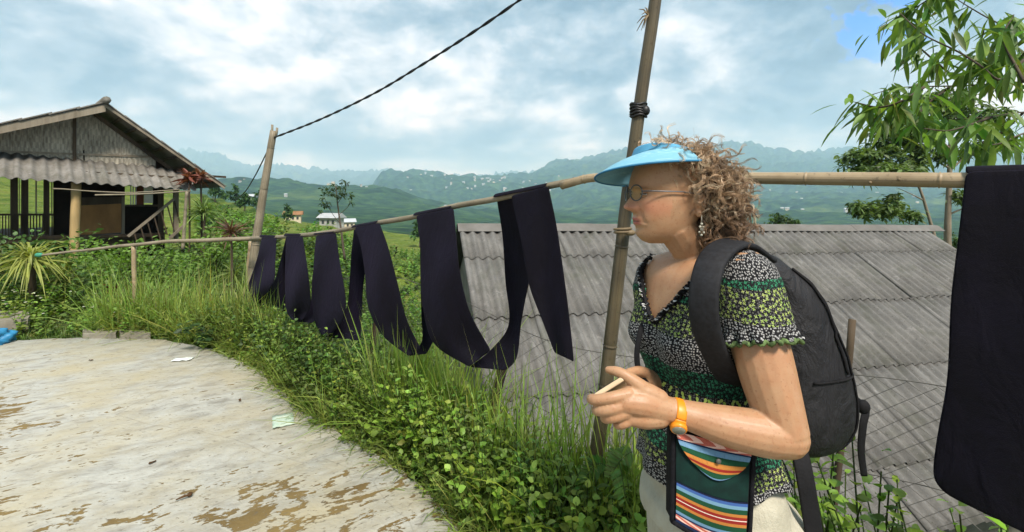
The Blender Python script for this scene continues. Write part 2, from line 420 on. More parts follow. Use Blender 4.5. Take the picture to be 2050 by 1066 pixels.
# ------------------------------------------------------------------ shared materials
def bamboo_col(c1, c2, c3):
    def f(g):
        uv = g.coord('UV'); p = g.coord('Object'); u, v, _ = g.sep(uv)
        st = g.noise(g.stretch(uv, (26, 1.3, 1)), 1.0, 6, .6); n = g.noise(p, 5, 5, .6); sp = g.noise(p, 60, 3, .7)
        c = g.mix(g.mapr(n, .38, .62), lin(c1), lin(c2)); c = g.mix(g.m('MULTIPLY', g.mapr(st, .45, .7), .7), c, lin(c3))
        c = g.mix(g.m('MULTIPLY', g.mapr(sp, .6, .72), .6), c, tuple(x*.25 for x in lin(c3)))
        return (c, st, .25, .004)
    return f
material('bamboo_pale', bamboo_col('87765a', 'a08f72', '5f4e38'), .5, .4)
material('bamboo_grey', bamboo_col('746b58', '877e6a', '4a4338'), .6, .3)
material('bamboo_green', bamboo_col('4c4433', '5b523d', '2e291f'), .5, .4)
material('bamboo_dark', bamboo_col('6a5b43', '7c6c50', '3c3428'), .6, .3)
def fibro(c1, c2, c3):
    def f(g):
        p = g.coord('Object'); i = g.node('ShaderNodeObjectInfo').outputs['Random']
        q = g.vm('ADD', p, g.comb(g.m('MULTIPLY', i, 37.), g.m('MULTIPLY', i, 11.), 0))
        a = g.noise(q, 2.2, 6, .65); b = g.noise(q, 30, 6, .75); c = g.noise(g.stretch(q, (9, 1.2, 1)), 1.4, 4)
        col = g.mix(g.mapr(a, .36, .64), lin(c1), lin(c2)); col = g.mix(g.m('MULTIPLY', g.mapr(c, .5, .75), .4), col, lin(c3))
        col = g.mix(g.m('MULTIPLY', g.mapr(b, .56, .68), .8), col, (.035, .032, .025))
        col = g.mix(g.m('MULTIPLY', g.mapr(g.noise(q, 75, 3, .7), .62, .7), .5), col, (.42, .42, .38))
        col = g.mix(g.m('MULTIPLY', i, .3), col, (.075, .072, .066))
        col = g.mix(g.m('MULTIPLY', g.mapr(g.noise(q, 1.1, 5, .7, .6), .52, .66), .5), col, (.062, .066, .045))
        col = g.mix(g.m('MULTIPLY', g.mapr(g.noise(q, 4.2, 5, .7, .4), .60, .68), .45), col, (.24, .235, .22))
        return (col, b, .5, .006)
    return f
material('fibre_cement', fibro('5c5b58', '706f6b', '484744'), .9, .15)
material('mossy_cement', fibro('66635a', '83807a', '4b4840'), .92, .12)
plain('old_wood', '55493a', '2e271f', 5, .85, .2, .5, (1, 1, .12))
plain('grey_wood', '8a8171', '5e5648', 6, .85, .2, .5, (1, 1, .1))
plain('pale_wood', 'b39a6c', '8d7850', 4, .8, .2, .3, (1, 1, .15))
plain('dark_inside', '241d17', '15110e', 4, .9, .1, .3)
plain('plywood', '9c7547', '6f4f2e', 2.2, .75, .25, .2, (1, 1, .4))
plain('concrete_block', '8e897b', '6a6557', 4, .9, .15, .6)
plain('black_plastic', '141414', '0a0a0a', 10, .5, .4)
plain('metal_wire', '5a5852', '3a3732', 20, .5, .5)
plain('white_paint', 'd8d8d2', 'b8b8ae', 3, .7, .3)
plain('red_wood', '6d3d2a', '4b291d', 4, .8, .2, .2)
plain('fibre_ridge', '6c6a66', '585651', 3, .9, .15, .4)

# ------------------------------------------------------------------ grey shed below the bank: corrugated roof, sheet by sheet
def corr_sheet(name, waves, pitch, length, amp=.031, nseg=7, nl=3, thick=.007, sag=0.):
    w_ = waves*pitch; nx = waves*nseg+1; mb = MB()
    for zo in (0, -thick):
        rows = [[((i/(nx-1))*w_, -length*j/(nl-1), amp*math.sin(2*math.pi*i/nseg)+zo-sag*math.sin(math.pi*j/(nl-1))) for i in range(nx)] for j in range(nl)]
        mb.grid(rows)
    N = nx*nl
    rim = [i for i in range(nx)]+[j*nx+nx-1 for j in range(1, nl)]+[(nl-1)*nx+i for i in range(nx-2, -1, -1)]+[j*nx for j in range(nl-2, 0, -1)]
    mb.f += [(rim[k], rim[(k+1) % len(rim)], rim[(k+1) % len(rim)]+N, rim[k]+N) for k in range(len(rim))]
    return mb.mesh(name)
A0 = P(921, 462, 8.0); B0 = P(1872, 462, 10.6)
rd = (B0-A0); RL = rd.length; rx = rd.normalized()
hp = Vector((rx.y, -rx.x, 0)).normalized(); dn = (hp*math.cos(R(33))+Vector((0, 0, -math.sin(R(33))))).normalized()
dn = (dn-rx*dn.dot(rx)).normalized(); up = rx.cross(-dn).normalized()
ROT = Matrix((rx, -dn, up)).transposed()
shed = empty('shed', A0+dn*2.5-Vector((0, 0, 3.2)), 'low shed with a long grey corrugated cement roof below the bank', 'shed')
pitch = .177; cover = 5; cols = int(RL/(cover*pitch))
sheet = corr_sheet('roof_sheet', cover+1, pitch, 1.46); sheet.materials.append(MATS['fibre_cement'])
short = corr_sheet('roof_sheet', cover+1, pitch, .84); short.materials.append(MATS['fibre_cement'])
roof = link('roof', MB().box(A0+rx*RL/2+dn*2.4-up*.12, (RL-.3, 4.7, .03), ROT).mesh(), 'old_wood', shed)
rr = random.Random(3)
for r_, s0 in enumerate((.0, .65, 1.92, 3.19, 4.46)):
    for c in range(cols):
        me = sheet if 0 < s0 < 4 else short
        o = link('roof_sheet', me, None, roof)
        loc = A0+rx*(c*cover*pitch-.02+rr.uniform(-.006, .006))+dn*(s0+rr.uniform(-.02, .02))+up*(.012*(4-r_)+(.004 if c % 2 else 0)+rr.uniform(0, .004)+.02)
        tilt = Matrix.Rotation(R(-.55), 3, 'X') @ Matrix.Rotation(R(rr.uniform(-.25, .25)), 3, 'Z')
        o.matrix_parent_inverse = Matrix.Translation(-Vector(shed.location)) if False else Matrix()
        o.parent = roof; o.matrix_parent_inverse = Matrix()
        o.matrix_local = Matrix.Translation(loc) @ (ROT @ tilt).to_4x4()
mb = MB()
for c in range(9):                                                        # ridge capping pieces
    a = A0+rx*(RL*c/9-.05); b = A0+rx*(RL*(c+1)/9+.03)
    z = up*(.105+.006*(c % 2))
    prof = [(-.19, -.10), (-.06, .012), (0, .03), (.06, .012), (.19, -.10)]
    rows = [[e_+Vector((0, 0, .10+.006*(c % 2)))+hp*u+Vector((0, 0, v)) for u, v in prof] for e_ in (a, b)]
    o = MB().grid(rows).build('ridge_cap', 'fibre_ridge', roof, smooth=False)
    sm = o.modifiers.new('solid', 'SOLIDIFY'); sm.thickness = .012
    o.matrix_parent_inverse = Matrix()
for k, (t0, t1) in enumerate(((.15, RL-.2),)):
    eav = A0+dn*4.6-up*.2; back = A0-hp*3.9-Vector((0, 0, 2.6))
    c0 = A0+rx*t0; c1 = A0+rx*t1
    mb = MB()
    f0 = c0+dn*4.4-up*.16; f1 = c1+dn*4.4-up*.16
    b0 = c0-hp*3.7-Vector((0, 0, 2.5)); b1 = c1-hp*3.7-Vector((0, 0, 2.5)); lo = -4.2
    def dz(v): return Vector((v.x, v.y, lo))
    r0 = c0-up*.16; r1 = c1-up*.16
    mb.add([dz(f0), f0, r0, b0, dz(b0), dz(f1), f1, r1, b1, dz(b1)], [(0, 1, 2, 3, 4), (5, 6, 7, 8, 9), (0, 1, 6, 5), (3, 4, 9, 8)])
    mb.build('wall', 'concrete_block', shed, smooth=False)
rb = MB().grid([[A0-rx*.05+Vector((0, 0, .06)), B0+rx*.05+Vector((0, 0, .06))], [A0-rx*.05-hp*4-Vector((0, 0, 2.6)), B0+rx*.05-hp*4-Vector((0, 0, 2.6))]]).build('rear_roof', 'fibre_ridge', shed, smooth=False)

# ------------------------------------------------------------------ rail line and its helper
DROP = .88
def invz(px): return (355+.37*(px-1050))/(DROP*F)
def rail_Y(px): return 1/invz(px)
RA = P(535, 478, rail_Y(535)); RB = P(1930, 360, rail_Y(1930))
rdir = Vector((RB.x-RA.x, RB.y-RA.y, 0)).normalized(); rnrm = Vector((-rdir.y, rdir.x, 0))
if rnrm.y > 0: rnrm = -rnrm                                              # towards the camera side
def on_rail(px, py, off=0.):
    """photo ray met with the vertical plane through the rail, moved off metres towards the yard"""
    d_ = Vector(((px-CX)/F, 1, -(py-HY)/F)); o_ = Vector((RA.x, RA.y, 0))+rnrm*off
    k = (o_.x*rnrm.x+o_.y*rnrm.y)/(d_.x*rnrm.x+d_.y*rnrm.y)
    return Vector((0, 0, CAMZ))+d_*k

def bamboo(name, pts, r0, r1, mat, parent=None, nodes=6, label=None, cat=None, group=None, n=40, sides=12, split=False, seed=0, wob=.004):
    sp = [Vector(p) for p in spline(pts, n)]; rad = []
    nn = [(k+.5+.25*math.sin(seed*3.1+k*2.3))/nodes for k in range(nodes)]
    allp = []; 
    ts = sorted(set([i/(n-1) for i in range(n)]+[t+dx for t in nn for dx in (-.004, -.0015, 0, .0015, .004)]))
    for t in ts:
        if not 0 <= t <= 1: continue
        f_ = t*(n-1); i = min(int(f_), n-2); p = sp[i].lerp(sp[i+1], f_-i)
        p = p+Vector((mnoise.noise(Vector((t*6, seed, 1))), mnoise.noise(Vector((t*6, seed, 5))), mnoise.noise(Vector((t*6, seed, 9)))))*wob
        r_ = r0+(r1-r0)*t
        dn_ = min(abs(t-x) for x in nn)
        r_ *= 1+(.13 if dn_ < .001 else (-.05 if dn_ < .002 else 0))
        allp.append(p); rad.append(r_)
    o = MB().tube(allp, rad, sides, seed=seed).build(name, mat, parent)
    if label: tag(o, label, cat, group)
    return o

# thick near rail, thin far rail, left rail
near_rail = bamboo('bamboo_rail', [on_rail(2600, 352), on_rail(2050, 362), on_rail(1930, 361), on_rail(1480, 357), on_rail(1190, 357), on_rail(1125, 372)], .021, .0185, 'bamboo_pale', nodes=8, seed=2, n=60,
       label='thick pale bamboo pole lying level behind the woman with dark cloth over its end', cat='pole')
for px, py in ((1742, 366), (1800, 360)):
    kn = MB().ball(on_rail(px, py, .019), (.005, .004, .005), 8, 6).build('knot', 'bamboo_dark', near_rail)
thin_rail = bamboo('bamboo_rail', [on_rail(1235, 352, -.045), on_rail(1190, 356, -.03), on_rail(1100, 372), on_rail(995, 398), on_rail(908, 414), on_rail(832, 434), on_rail(760, 446), on_rail(672, 463), on_rail(600, 472), on_rail(500, 479)], .0155, .021, 'bamboo_grey', nodes=13, seed=5, n=80,
       label='thin bamboo pole sloping down to the split post with looped indigo cloth', cat='pole')
LP = [P(532, 477, 5.2), P(470, 479, 5.2), P(400, 482, 5.22), P(330, 484, 5.26), P(268, 491, 5.28), P(180, 500, 5.45), P(75, 512, 5.6)]
left_rail = bamboo('bamboo_rail', LP, .026, .013, 'bamboo_grey', nodes=9, seed=8, n=60, label='slender weathered bamboo rail crossing in front of the wooden house', cat='pole', wob=.012)

# posts
def foot(v, zz): return Vector((v.x, v.y, zz))
p = P(268, 495, 5.30)
short_post = bamboo('bamboo_post', [P(272, 690, 5.32), P(270, 600, 5.3), P(267, 490, 5.29)], .022, .024, 'bamboo_pale', nodes=2, seed=3, n=14, label='short pale bamboo stake carrying the slender rail by the concrete blocks', cat='post')
tp = [P(488, 672, 5.55), P(499, 600, 5.52), P(513, 480, 5.48), P(530, 370, 5.45), P(548, 262, 5.42)]
split_post = bamboo('bamboo_post', tp, .058, .040, 'bamboo_grey', nodes=5, seed=4, n=30, label='tall leaning bamboo post with a split top holding the black cable', cat='post')
for px0, px1, py1 in ((545, 545, 250), (553, 555, 256)):
    MB().bar(P(px0, 275, 5.4), P(px1, py1, 5.4), .025, .016).build('split_end', 'bamboo_grey', split_post)
MB().tube([tp[2]+Vector((.062*math.cos(a), .062*math.sin(a), -.02+.004*a)) for a in np.linspace(0, 13, 44)], .006, 5).build('binding', 'black_plastic', split_post)
side_post = bamboo('bamboo_post', [P(484, 672, 5.6), P(494, 600, 5.6), P(505, 484, 5.58)], .045, .041, 'bamboo_pale', nodes=3, seed=9, n=14, label='short bamboo post lashed beside the foot of the split post', cat='post')
bp = [on_rail(1178, 1010, -.05), on_rail(1200, 870, -.05), on_rail(1232, 600, -.05), on_rail(1262, 350, -.05), on_rail(1287, 170, -.05), on_rail(1320, -60, -.05)]
big_post = bamboo('bamboo_post', bp, .0315, .0235, 'bamboo_green', nodes=7, seed=6, n=60, label='tall brown bamboo pole leaning right behind the woman', cat='post')
tiep = on_rail(1278, 222, -.05)
mb = MB()
for j in range(5): mb.tube([tiep+Vector((.031*math.cos(a), .031*math.sin(a), .012*j-.024+.004*math.sin(3*a+j))) for a in np.linspace(0, 6.28, 16)], .006, 6)
mb.ball(tiep+Vector((.022, -.022, -.004)), (.02, .018, .022), 8, 6); mb.build('black_binding', 'black_plastic', big_post)
b2 = on_rail(1254, 466, -.02)
MB().ball(b2+Vector((.012, -.012, 0)), (.024, .016, .013), 10, 7).tube([b2+Vector((.034*math.cos(a)-.012, .034*math.sin(a)+.01, -.006+.002*a)) for a in np.linspace(0, 12, 30)], .006, 6).build('lashing', 'bamboo_dark', big_post)
t3 = on_rail(1298, 30, -.03)
mb = MB()
for k in range(7):
    q = t3+Vector((random.uniform(-.05, .01), random.uniform(-.02, .02), random.uniform(-.07, .03)))
    mb.tube([t3, (t3+q)/2+Vector((0, 0, .01)), q], [.004, .003, .001], 5)
mb.build('string_tie', 'bamboo_dark', big_post)
MB().tube([on_rail(1262, 352, 0)+Vector((.03*math.cos(a), .03*math.sin(a), .025*math.sin(2*a))) for a in np.linspace(0, 12.5, 40)], .0045, 5).build('lashing', 'bamboo_dark', big_post)
j = on_rail(1485, 356)
MB().tube([j+Vector((0, 0, 0))+rnrm*.0215*math.cos(a)+Vector((0, 0, .0215*math.sin(a)))+rdir*(a*.0016-.02) for a in np.linspace(0, 25, 80)], .0042, 5).build('lashing', 'bamboo_dark', near_rail)
# green tie on the left end
MB().ball(P(78, 511, 5.58), (.05, .03, .03), 8, 6).build('green_tie', plain('green_cloth', '3f8f72', '2c6a54', 8), left_rail)

# ------------------------------------------------------------------ cable
cp = [P(549, 276, 5.4), P(640, 240, 4.95), P(750, 187, 4.4), P(850, 127, 3.9), P(950, 63, 3.4), P(1045, -3, 3.1), P(1200, -120, 2.7), P(1420, -300, 2.2)]
sp = [Vector(q) for q in spline(cp, 220)]
mb = MB()
for ph in (0, math.pi):
    mb.tube([q+Vector((0, math.sin(i*.42+ph), math.cos(i*.42+ph)))*.0065 for i, q in enumerate(sp)], .0068, 6)
cb = mb.build('power_cable', 'black_plastic'); tag(cb, 'black twisted cable rising from the split bamboo post into the sky', 'cable')
cp = [P(547, 280, 5.42), P(531, 312, 5.8), P(512, 350, 6.2), P(490, 385, 7.2), P(470, 402, 8.4)]
tag(MB().tube(spline(cp, 40), .0085, 6).build('power_cable', 'black_plastic'), 'black cable dropping from the split post towards the wooden house', 'cable')

# ------------------------------------------------------------------ indigo cloth
def cloth_col(g):
    p = g.coord('Object'); uv = g.coord('UV'); geo = g.node('ShaderNodeNewGeometry')
    wv = g.noise(p, 420, 2, .7); n = g.noise(p, 2.4, 4, .6); sl_ = g.noise(g.stretch(uv, (1, 55, 1)), 5, 3, .6)
    out = g.mix(g.mapr(n, .35, .65), (.0013, .0012, .0023), (.0024, .002, .0046))
    inn = g.mix(g.mapr(n, .35, .65), (.0013, .0012, .0023), (.0024, .002, .0046))
    c = g.mix(geo.outputs['Backfacing'], out, inn)
    c = g.mix(g.m('MULTIPLY', g.mapr(sl_, .5, .75), .35), c, (.006, .005, .014))
    c = g.mix(g.m('MULTIPLY', g.mapr(wv, .55, .75), .5), c, (.008, .007, .018))
    cr = g.noise(g.stretch(p, (1, 1, .45)), 16, 4, .6, .6)
    c = g.mix(g.m('MULTIPLY', g.mapr(g.noise(p, 7, 5, .65), .48, .68), .55), c, (.005, .004, .0105))
    return (c, g.m('ADD', g.m('MULTIPLY', wv, .35), g.m('MULTIPLY', cr, 2.2)), .5, .006)
material('indigo', cloth_col, .85, .15, sheen=.03); MATS['indigo'].node_tree.nodes['Principled BSDF'].inputs['Sheen Tint'].default_value = (.35, .22, .75, 1)
def zpt(x, y): return (440+.5066*x, 240+.5066*y)
def panel(Lp, Rp, off0, off1, na=34, nc=9, seed=0, curl=.02, bow=0.):
    """strip between two pixel edges hung off the rail plane; offset runs off0 (top) -> off1 (bottom)"""
    l = spline(Lp, na); r = spline(Rp, na); rows = []; uv = []
    for i in range(na):
        t = i/(na-1); rr_ = []
        for k in range(nc):
            s = k/(nc-1); px, py = np.array(l[i])*(1-s)+np.array(r[i])*s
            if callable(off0): o_ = off0(t)
            else: o_ = off0+(off1-off0)*(1-(1-t)**2)
            o_ += curl*math.sin(math.pi*(s*1.3+t*1.7+seed))*min(1, 3*t)+.006*math.sin(9*s+5*t+seed*2)*t
            rr_.append(on_rail(px, py, o_)); uv.append((s*.35, t*.9))
        rows.append(rr_)
    return rows, uv
Z = lambda L: [zpt(*q) for q in L]
def make_cloth(name, strips, label, mat='indigo'):
    mb = MB()
    for rows, uv in strips: mb.grid(rows, uv)
    me = bpy.data.meshes.new(name); me.from_pydata(mb.v, [], mb.f); u = me.uv_layers.new(name='UVMap')
    for l in me.loops: u.data[l.index].uv = mb.uv[l.vertex_index]
    bm = bmesh.new(); bm.from_mesh(me); bmesh.ops.remove_doubles(bm, verts=bm.verts, dist=.002); bm.to_mesh(me); bm.free()
    me.polygons.foreach_set('use_smooth', [True]*len(me.polygons))
    o = link(name, me, mat); s_ = o.modifiers.new('solid', 'SOLIDIFY'); s_.thickness = .003; s_.offset = 0
    s2 = o.modifiers.new('sub', 'SUBSURF'); s2.levels = 1; s2.render_levels = 1
    return tag(o, label, 'cloth')
def cap_over(Lt, Rt, na=9, nc=9, r=.026, a0=80, a1=-80):
    """the fold that lies over the rail between two top pixels"""
    rows = []; uv = []
    for i in range(na):
        a = R(a0+(a1-a0)*i/(na-1)); rr_ = []
        for k in range(nc):
            s = k/(nc-1); q = on_rail(Lt[0]*(1-s)+Rt[0]*s, Lt[1]*(1-s)+Rt[1]*s)
            q = Vector((q.x, q.y, q.z-.018)); rr_.append(q+rnrm*math.sin(a)*r+Vector((0, 0, math.cos(a)*r))); uv.append((s*.35, i*.01))
        rows.append(rr_)
    return rows, uv
S = []
f_, b_ = (.022, .10), (-.022, -.10)
def front(L_, R_, seed, bot=.0): return panel(Z(L_), Z(R_), lambda t: .026+.10*math.sin(math.pi*min(1, t*1.12)*.86)*(1-.15*t)+bot*t, 0, seed=seed)
def back(L_, R_, seed): return panel(Z(L_), Z(R_), lambda t: .03*(1-t)+(-.10)*math.sin(math.pi*t*.85)-.026*t+.0, 0, seed=seed)
S += [front([(165, 464), (148, 545), (112, 650), (76, 740)], [(225, 467), (220, 560), (214, 640), (150, 735)], .3)]
S += [back([(112, 728), (165, 690), (213, 640), (238, 560), (262, 462)], [(130, 772), (175, 733), (258, 757), (285, 600), (325, 462)], 1.1)]
S += [front([(262, 460), (258, 560), (258, 690), (266, 765), (292, 797)], [(328, 460), (345, 570), (358, 680), (358, 740), (330, 790)], .8)]
S += [back([(292, 797), (352, 745), (364, 640), (372, 560), (382, 458)], [(366, 805), (402, 760), (425, 650), (442, 550), (458, 452)], 1.6)]
S += [front([(380, 458), (370, 570), (366, 700), (372, 790), (402, 853)], [(460, 447), (475, 560), (500, 725), (482, 800), (430, 858)], .1)]
S += [back([(415, 860), (497, 750), (512, 640), (520, 520), (530, 430)], [(557, 874), (561, 780), (572, 620), (600, 520), (628, 412)], .5)]
S += [front([(532, 425), (556, 500), (574, 620), (585, 740), (640, 850), (745, 935)], [(632, 408), (665, 500), (702, 640), (740, 790), (795, 905)], 1.3)]
S += [back([(745, 935), (797, 880), (796, 780), (792, 600), (790, 385)], [(818, 926), (852, 850), (848, 740), (862, 600), (905, 360)], .2)]
S += [front([(775, 378), (790, 490), (793, 640), (800, 740), (845, 885), (985, 978)], [(925, 348), (935, 450), (950, 600), (990, 760), (1072, 912)], .9)]
S += [back([(985, 978), (1072, 908), (1141, 812), (1128, 640), (1116, 460), (1092, 306)], [(1130, 992), (1172, 950), (1192, 800), (1220, 655), (1262, 480), (1300, 262)], .4)]
S += [panel(Z([(1150, 300), (1190, 480), (1222, 655), (1272, 790), (1322, 921)]), Z([(1300, 262), (1332, 420), (1366, 650), (1390, 850), (1400, 958)]), lambda t: .03+.05*t, 0, seed=1.9)]
for L_, R_ in (((165, 458), (225, 461)), ((262, 453), (328, 454)), ((380, 449), (460, 441)), ((530, 421), (632, 402)), ((775, 372), (925, 342)), ((1092, 299), (1302, 256))):
    S += [cap_over(zpt(*L_), zpt(*R_))]
make_cloth('indigo_cloth', S, 'long strip of dark indigo cloth looped in swags over the thin sloping pole')
Lr = [(1932, 343), (1916, 480), (1902, 600), (1894, 760), (1872, 890), (1868, 960), (1896, 992)]
Rr = [(2414, 330), (2405, 500), (2400, 700), (2402, 900), (2405, 1080), (2405, 1180), (2400, 1240)]
Lb = [(1934, 343), (1950, 520), (1945, 760), (1960, 900)]; Rb = [(2416, 330), (2410, 500), (2405, 800), (2400, 1050)]
make_cloth('indigo_cloth', [panel(Lr, Rr, .026, .075, seed=.6, curl=.012, nc=14), panel(Lb, Rb, -.026, -.05, seed=.2, nc=14), cap_over((1932, 340), (2416, 328), nc=14)], 'single panel of near black indigo cloth hanging from the thick pale pole')
# ------------------------------------------------------------------ wooden house on the left
HC = Vector((math.cos(R(50)), math.sin(R(50)), 0)); HN = Vector((HC.y, -HC.x, 0))     # along the front, out of the front
HO = P(200, 400, 9.8); HO.z = 0
def fac(px, py, off=0.):
    d_ = Vector(((px-CX)/F, 1, -(py-HY)/F)); o_ = HO+HN*off
    return Vector((0, 0, CAMZ))+d_*((o_.x*HN.x+o_.y*HN.y)/(d_.x*HN.x+d_.y*HN.y))
HR = Matrix((HC, -HN, Vector((0, 0, 1)))).transposed()
house = empty('wooden_house', fac(148, 560, .7), 'weathered wooden house with woven bamboo gable and corrugated awning', 'house')
def hb(name, quad, off, thick, mat, parent=house, smooth=False):
    """a board given by 4 photo corners on the front, off metres out, thick metres deep"""
    f0 = [fac(x, y, off) for x, y in quad]; f1 = [v-HN*thick for v in f0]; n = len(quad)
    o = MB().add(f0+f1, [tuple(range(n)), tuple(range(2*n-1, n-1, -1))]+[(i, (i+1) % n, n+(i+1) % n, n+i) for i in range(n)]).build(name, mat, parent, smooth)
    return o
def weave_col(g):
    p = g.coord('Object'); x, y, z = g.sep(p); u = g.m('ADD', g.m('MULTIPLY', x, HC.x), g.m('MULTIPLY', y, HC.y))
    q = g.comb(g.m('MULTIPLY', u, 30), g.m('MULTIPLY', z, 3.2), 0)
    a = g.noise(q, 1, 5, .7); b = g.noise(p, 1.3, 4); 
    ck = g.m('SINE', g.m('ADD', g.m('MULTIPLY', u, 75), g.m('MULTIPLY', g.m('SIGN', g.m('SINE', g.m('MULTIPLY', z, 26))), 1.57)))
    c = g.ramp(g.m('ADD', g.m('MULTIPLY', a, .8), g.m('MULTIPLY', b, .25)), [(.34, lin('5a544a')), (.48, lin('8b8577')), (.62, lin('a9a291'))])
    c = g.mix(g.m('MULTIPLY', g.mapr(ck, -.2, .9), .28), c, lin('4b4438'))
    return (c, g.m('ADD', a, g.m('MULTIPLY', ck, .2)), .8, .02)
material('woven_bamboo', weave_col, .9, .15)
# gable wall with its posts
hb('gable_wall', [(-90, 262), (0, 254), (188, 224), (352, 345), (-90, 330)], .0, .04, 'woven_bamboo')
hb('gable_post', [(146, 228), (153, 228), (153, 330), (146, 330)], .035, .06, 'old_wood')
hb('gable_batten', [(-90, 298), (300, 312), (300, 316), (-90, 302)], .02, .018, 'grey_wood')
hb('gable_gap', [(166, 302), (169, 300), (170, 322), (167, 322)], .004, .02, 'dark_inside')
hb('corner_block', [(313, 322), (329, 322), (329, 342), (313, 342)], .06, .2, 'dark_inside')
# roof slopes
A_ = fac(211, 207, .55); E_ = fac(449, 372, .55); L1 = fac(0, 249, .55); L_ = A_+(L1-A_)*1.9; BK = -HN*6.5
def slab_(name, a, b, th, mat, par, back=BK, seg=1):
    u_ = (b-a).cross(back).normalized(); u_ = u_ if u_.z > 0 else -u_
    v = [a, b, b+back, a+back]; return MB().add(v+[x-u_*th for x in v], [(0, 1, 2, 3), (7, 6, 5, 4), (0, 1, 5, 4), (1, 2, 6, 5), (2, 3, 7, 6), (3, 0, 4, 7)]).build(name, mat, par, False)
hroof = slab_('roof', A_, E_, .05, 'mossy_cement', house)
slab_('roof_slope', A_, L_, .05, 'mossy_cement', hroof)
for k in range(7):                                                       # overlapping sheet edges on the left slope
    a = A_.lerp(L_, k/7.)+Vector((0, 0, .035+.012*k*0)); b = A_.lerp(L_, (k+1.12)/7.)+Vector((0, 0, .012))
    slab_('roof_sheet', a+HN*.06, b+HN*.06, .022, 'mossy_cement', hroof)
for k in range(7):
    a = A_.lerp(E_, k/7.)+Vector((0, 0, .03)); b = A_.lerp(E_, (k+1.1)/7.)+Vector((0, 0, .01))
    slab_('roof_sheet', a+HN*.05, b+HN*.05, .02, 'mossy_cement', hroof)
MB().tube([A_+HN*.15+Vector((0, 0, .05)), A_+BK+Vector((0, 0, .05))], .075, 8).build('ridge_cap', 'mossy_cement', hroof)
def board(name, a, b, h, t, mat, par):
    return MB().add([a, b, b-Vector((0, 0, h)), a-Vector((0, 0, h)), a-HN*t, b-HN*t, b-HN*t-Vector((0, 0, h)), a-HN*t-Vector((0, 0, h))], [(0, 1, 2, 3), (7, 6, 5, 4), (0, 1, 5, 4), (1, 2, 6, 5), (2, 3, 7, 6), (3, 0, 4, 7)]).build(name, mat, par, False)
o_ = Vector((0, 0, -.03))
board('barge_board', A_+HN*.03+o_, L_+HN*.03+o_, .15, .03, 'pale_wood' if False else 'grey_wood', hroof)
board('barge_board', A_+HN*.03+o_, E_+HN*.03+o_, .06, .03, 'grey_wood', hroof)
for k in range(1, 9):                                                    # purlins under the eaves
    for T_ in (E_, L_):
        q = A_.lerp(T_, k/9.)-Vector((0, 0, .11)); MB().bar(q-HN*.05, q+BK*.5, .05, .05).build('purlin', 'old_wood', hroof, False)
for q0, q1 in (((188, 222), (352, 342)),):
    board('rafter', fac(*q0, .09), fac(*q1, .09), .10, .06, 'old_wood', hroof)
MB().bar(fac(400, 352, .45), fac(452, 355, .45), .05, .05).build('eave_pole', 'old_wood', hroof, False)
# awning, sheet by sheet
top = lambda px: float(np.interp(px, [-120, 0, 146, 244, 329, 420], [297, 305, 320, 333, 339, 346]))
bot = lambda px: float(np.interp(px, [-120, 0, 137, 244, 361, 450], [333, 347, 362, 371, 376, 380]))
u0 = fac(-118, 320, 0); awn = None
ush = corr_sheet('awning_sheet', 6, .177, 1.12, .024, 8, 3); ush.materials.append(MATS['mossy_cement'])
awning = MB().bar(fac(-100, 330, .45), fac(352, 356, .45), .06, .05).build('awning_beam', 'old_wood', house, False)
NS = 4; T0 = u0.copy(); T0.z = fac(-118, top(-118), 0).z+.03; T9 = u0+HC*(.885*NS); p9 = CX+F*T9.x/T9.y; T9.z = fac(p9, top(p9), 0).z+.03
ax = (T9-T0).normalized(); mid_ = (T0+T9)/2+HN*.95; mx_ = CX+F*mid_.x/mid_.y; mid_.z = fac(mx_, bot(mx_), .95).z
sl_ = (mid_-(T0+T9)/2).normalized(); sl_ = (sl_-ax*sl_.dot(ax)).normalized(); nz = ax.cross(-sl_)
for k in range(NS):
    o = link('awning_sheet', ush, None); o.parent = awning
    o.matrix_local = Matrix.Translation(T0+ax*(.885*k)+nz*(.007*(k % 2))+sl_*rr.uniform(-.02, .02)) @ (Matrix((ax, -sl_, nz)).transposed() @ Matrix.Rotation(R(rr.uniform(-.6, .6)), 3, 'Z')).to_4x4()
# awning posts and front of the house
def hpost(px0, y0, px1, y1, r_, mat, off, name='post'): return MB().tube(spline([fac(px0, y0, off), fac((px0+px1)/2+1, (y0+y1)/2, off), fac(px1, y1, off)], 8), [r_]*8, 9, rough=.1, seed=px0).build(name, mat, house)
hpost(153, 366, 144, 585, .078, 'pale_wood', .72)
for x0, x1 in ((-30, -8), (21, 36), (43, 57), (88, 99)): hb('front_post', [(x0, 340), (x1, 342), (x1, 470), (x0, 470)], .02, .12, 'old_wood')
for x0, x1 in ((71, 74), (103, 105), (38, 39.5)): hb('mullion', [(x0, 346), (x1, 346), (x1, 432), (x0, 432)], .0, .04, 'grey_wood')
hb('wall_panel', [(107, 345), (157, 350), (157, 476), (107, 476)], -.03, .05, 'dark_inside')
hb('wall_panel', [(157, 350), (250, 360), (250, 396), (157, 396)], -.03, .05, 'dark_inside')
hb('plywood_panel', [(160, 412), (243, 408), (243, 466), (160, 471)], .03, .02, 'plywood')
hb('panel_frame', [(157, 396), (246, 394), (246, 408), (157, 412)], .02, .05, 'old_wood')
hb('panel_frame', [(243.5, 394), (250, 394), (250, 472), (243.5, 472)], .045, .06, 'grey_wood')
hb('panel_frame', [(157, 396), (160, 396), (160, 474), (157, 474)], .045, .06, 'grey_wood')
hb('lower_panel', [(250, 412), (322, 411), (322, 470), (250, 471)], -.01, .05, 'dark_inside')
win = hb('window_frame', [(256, 368), (318, 371), (318, 374), (256, 372)], .02, .06, 'old_wood')
hb('window_sill', [(252, 410), (320, 410), (320, 414), (252, 414)], .03, .08, 'old_wood', win)
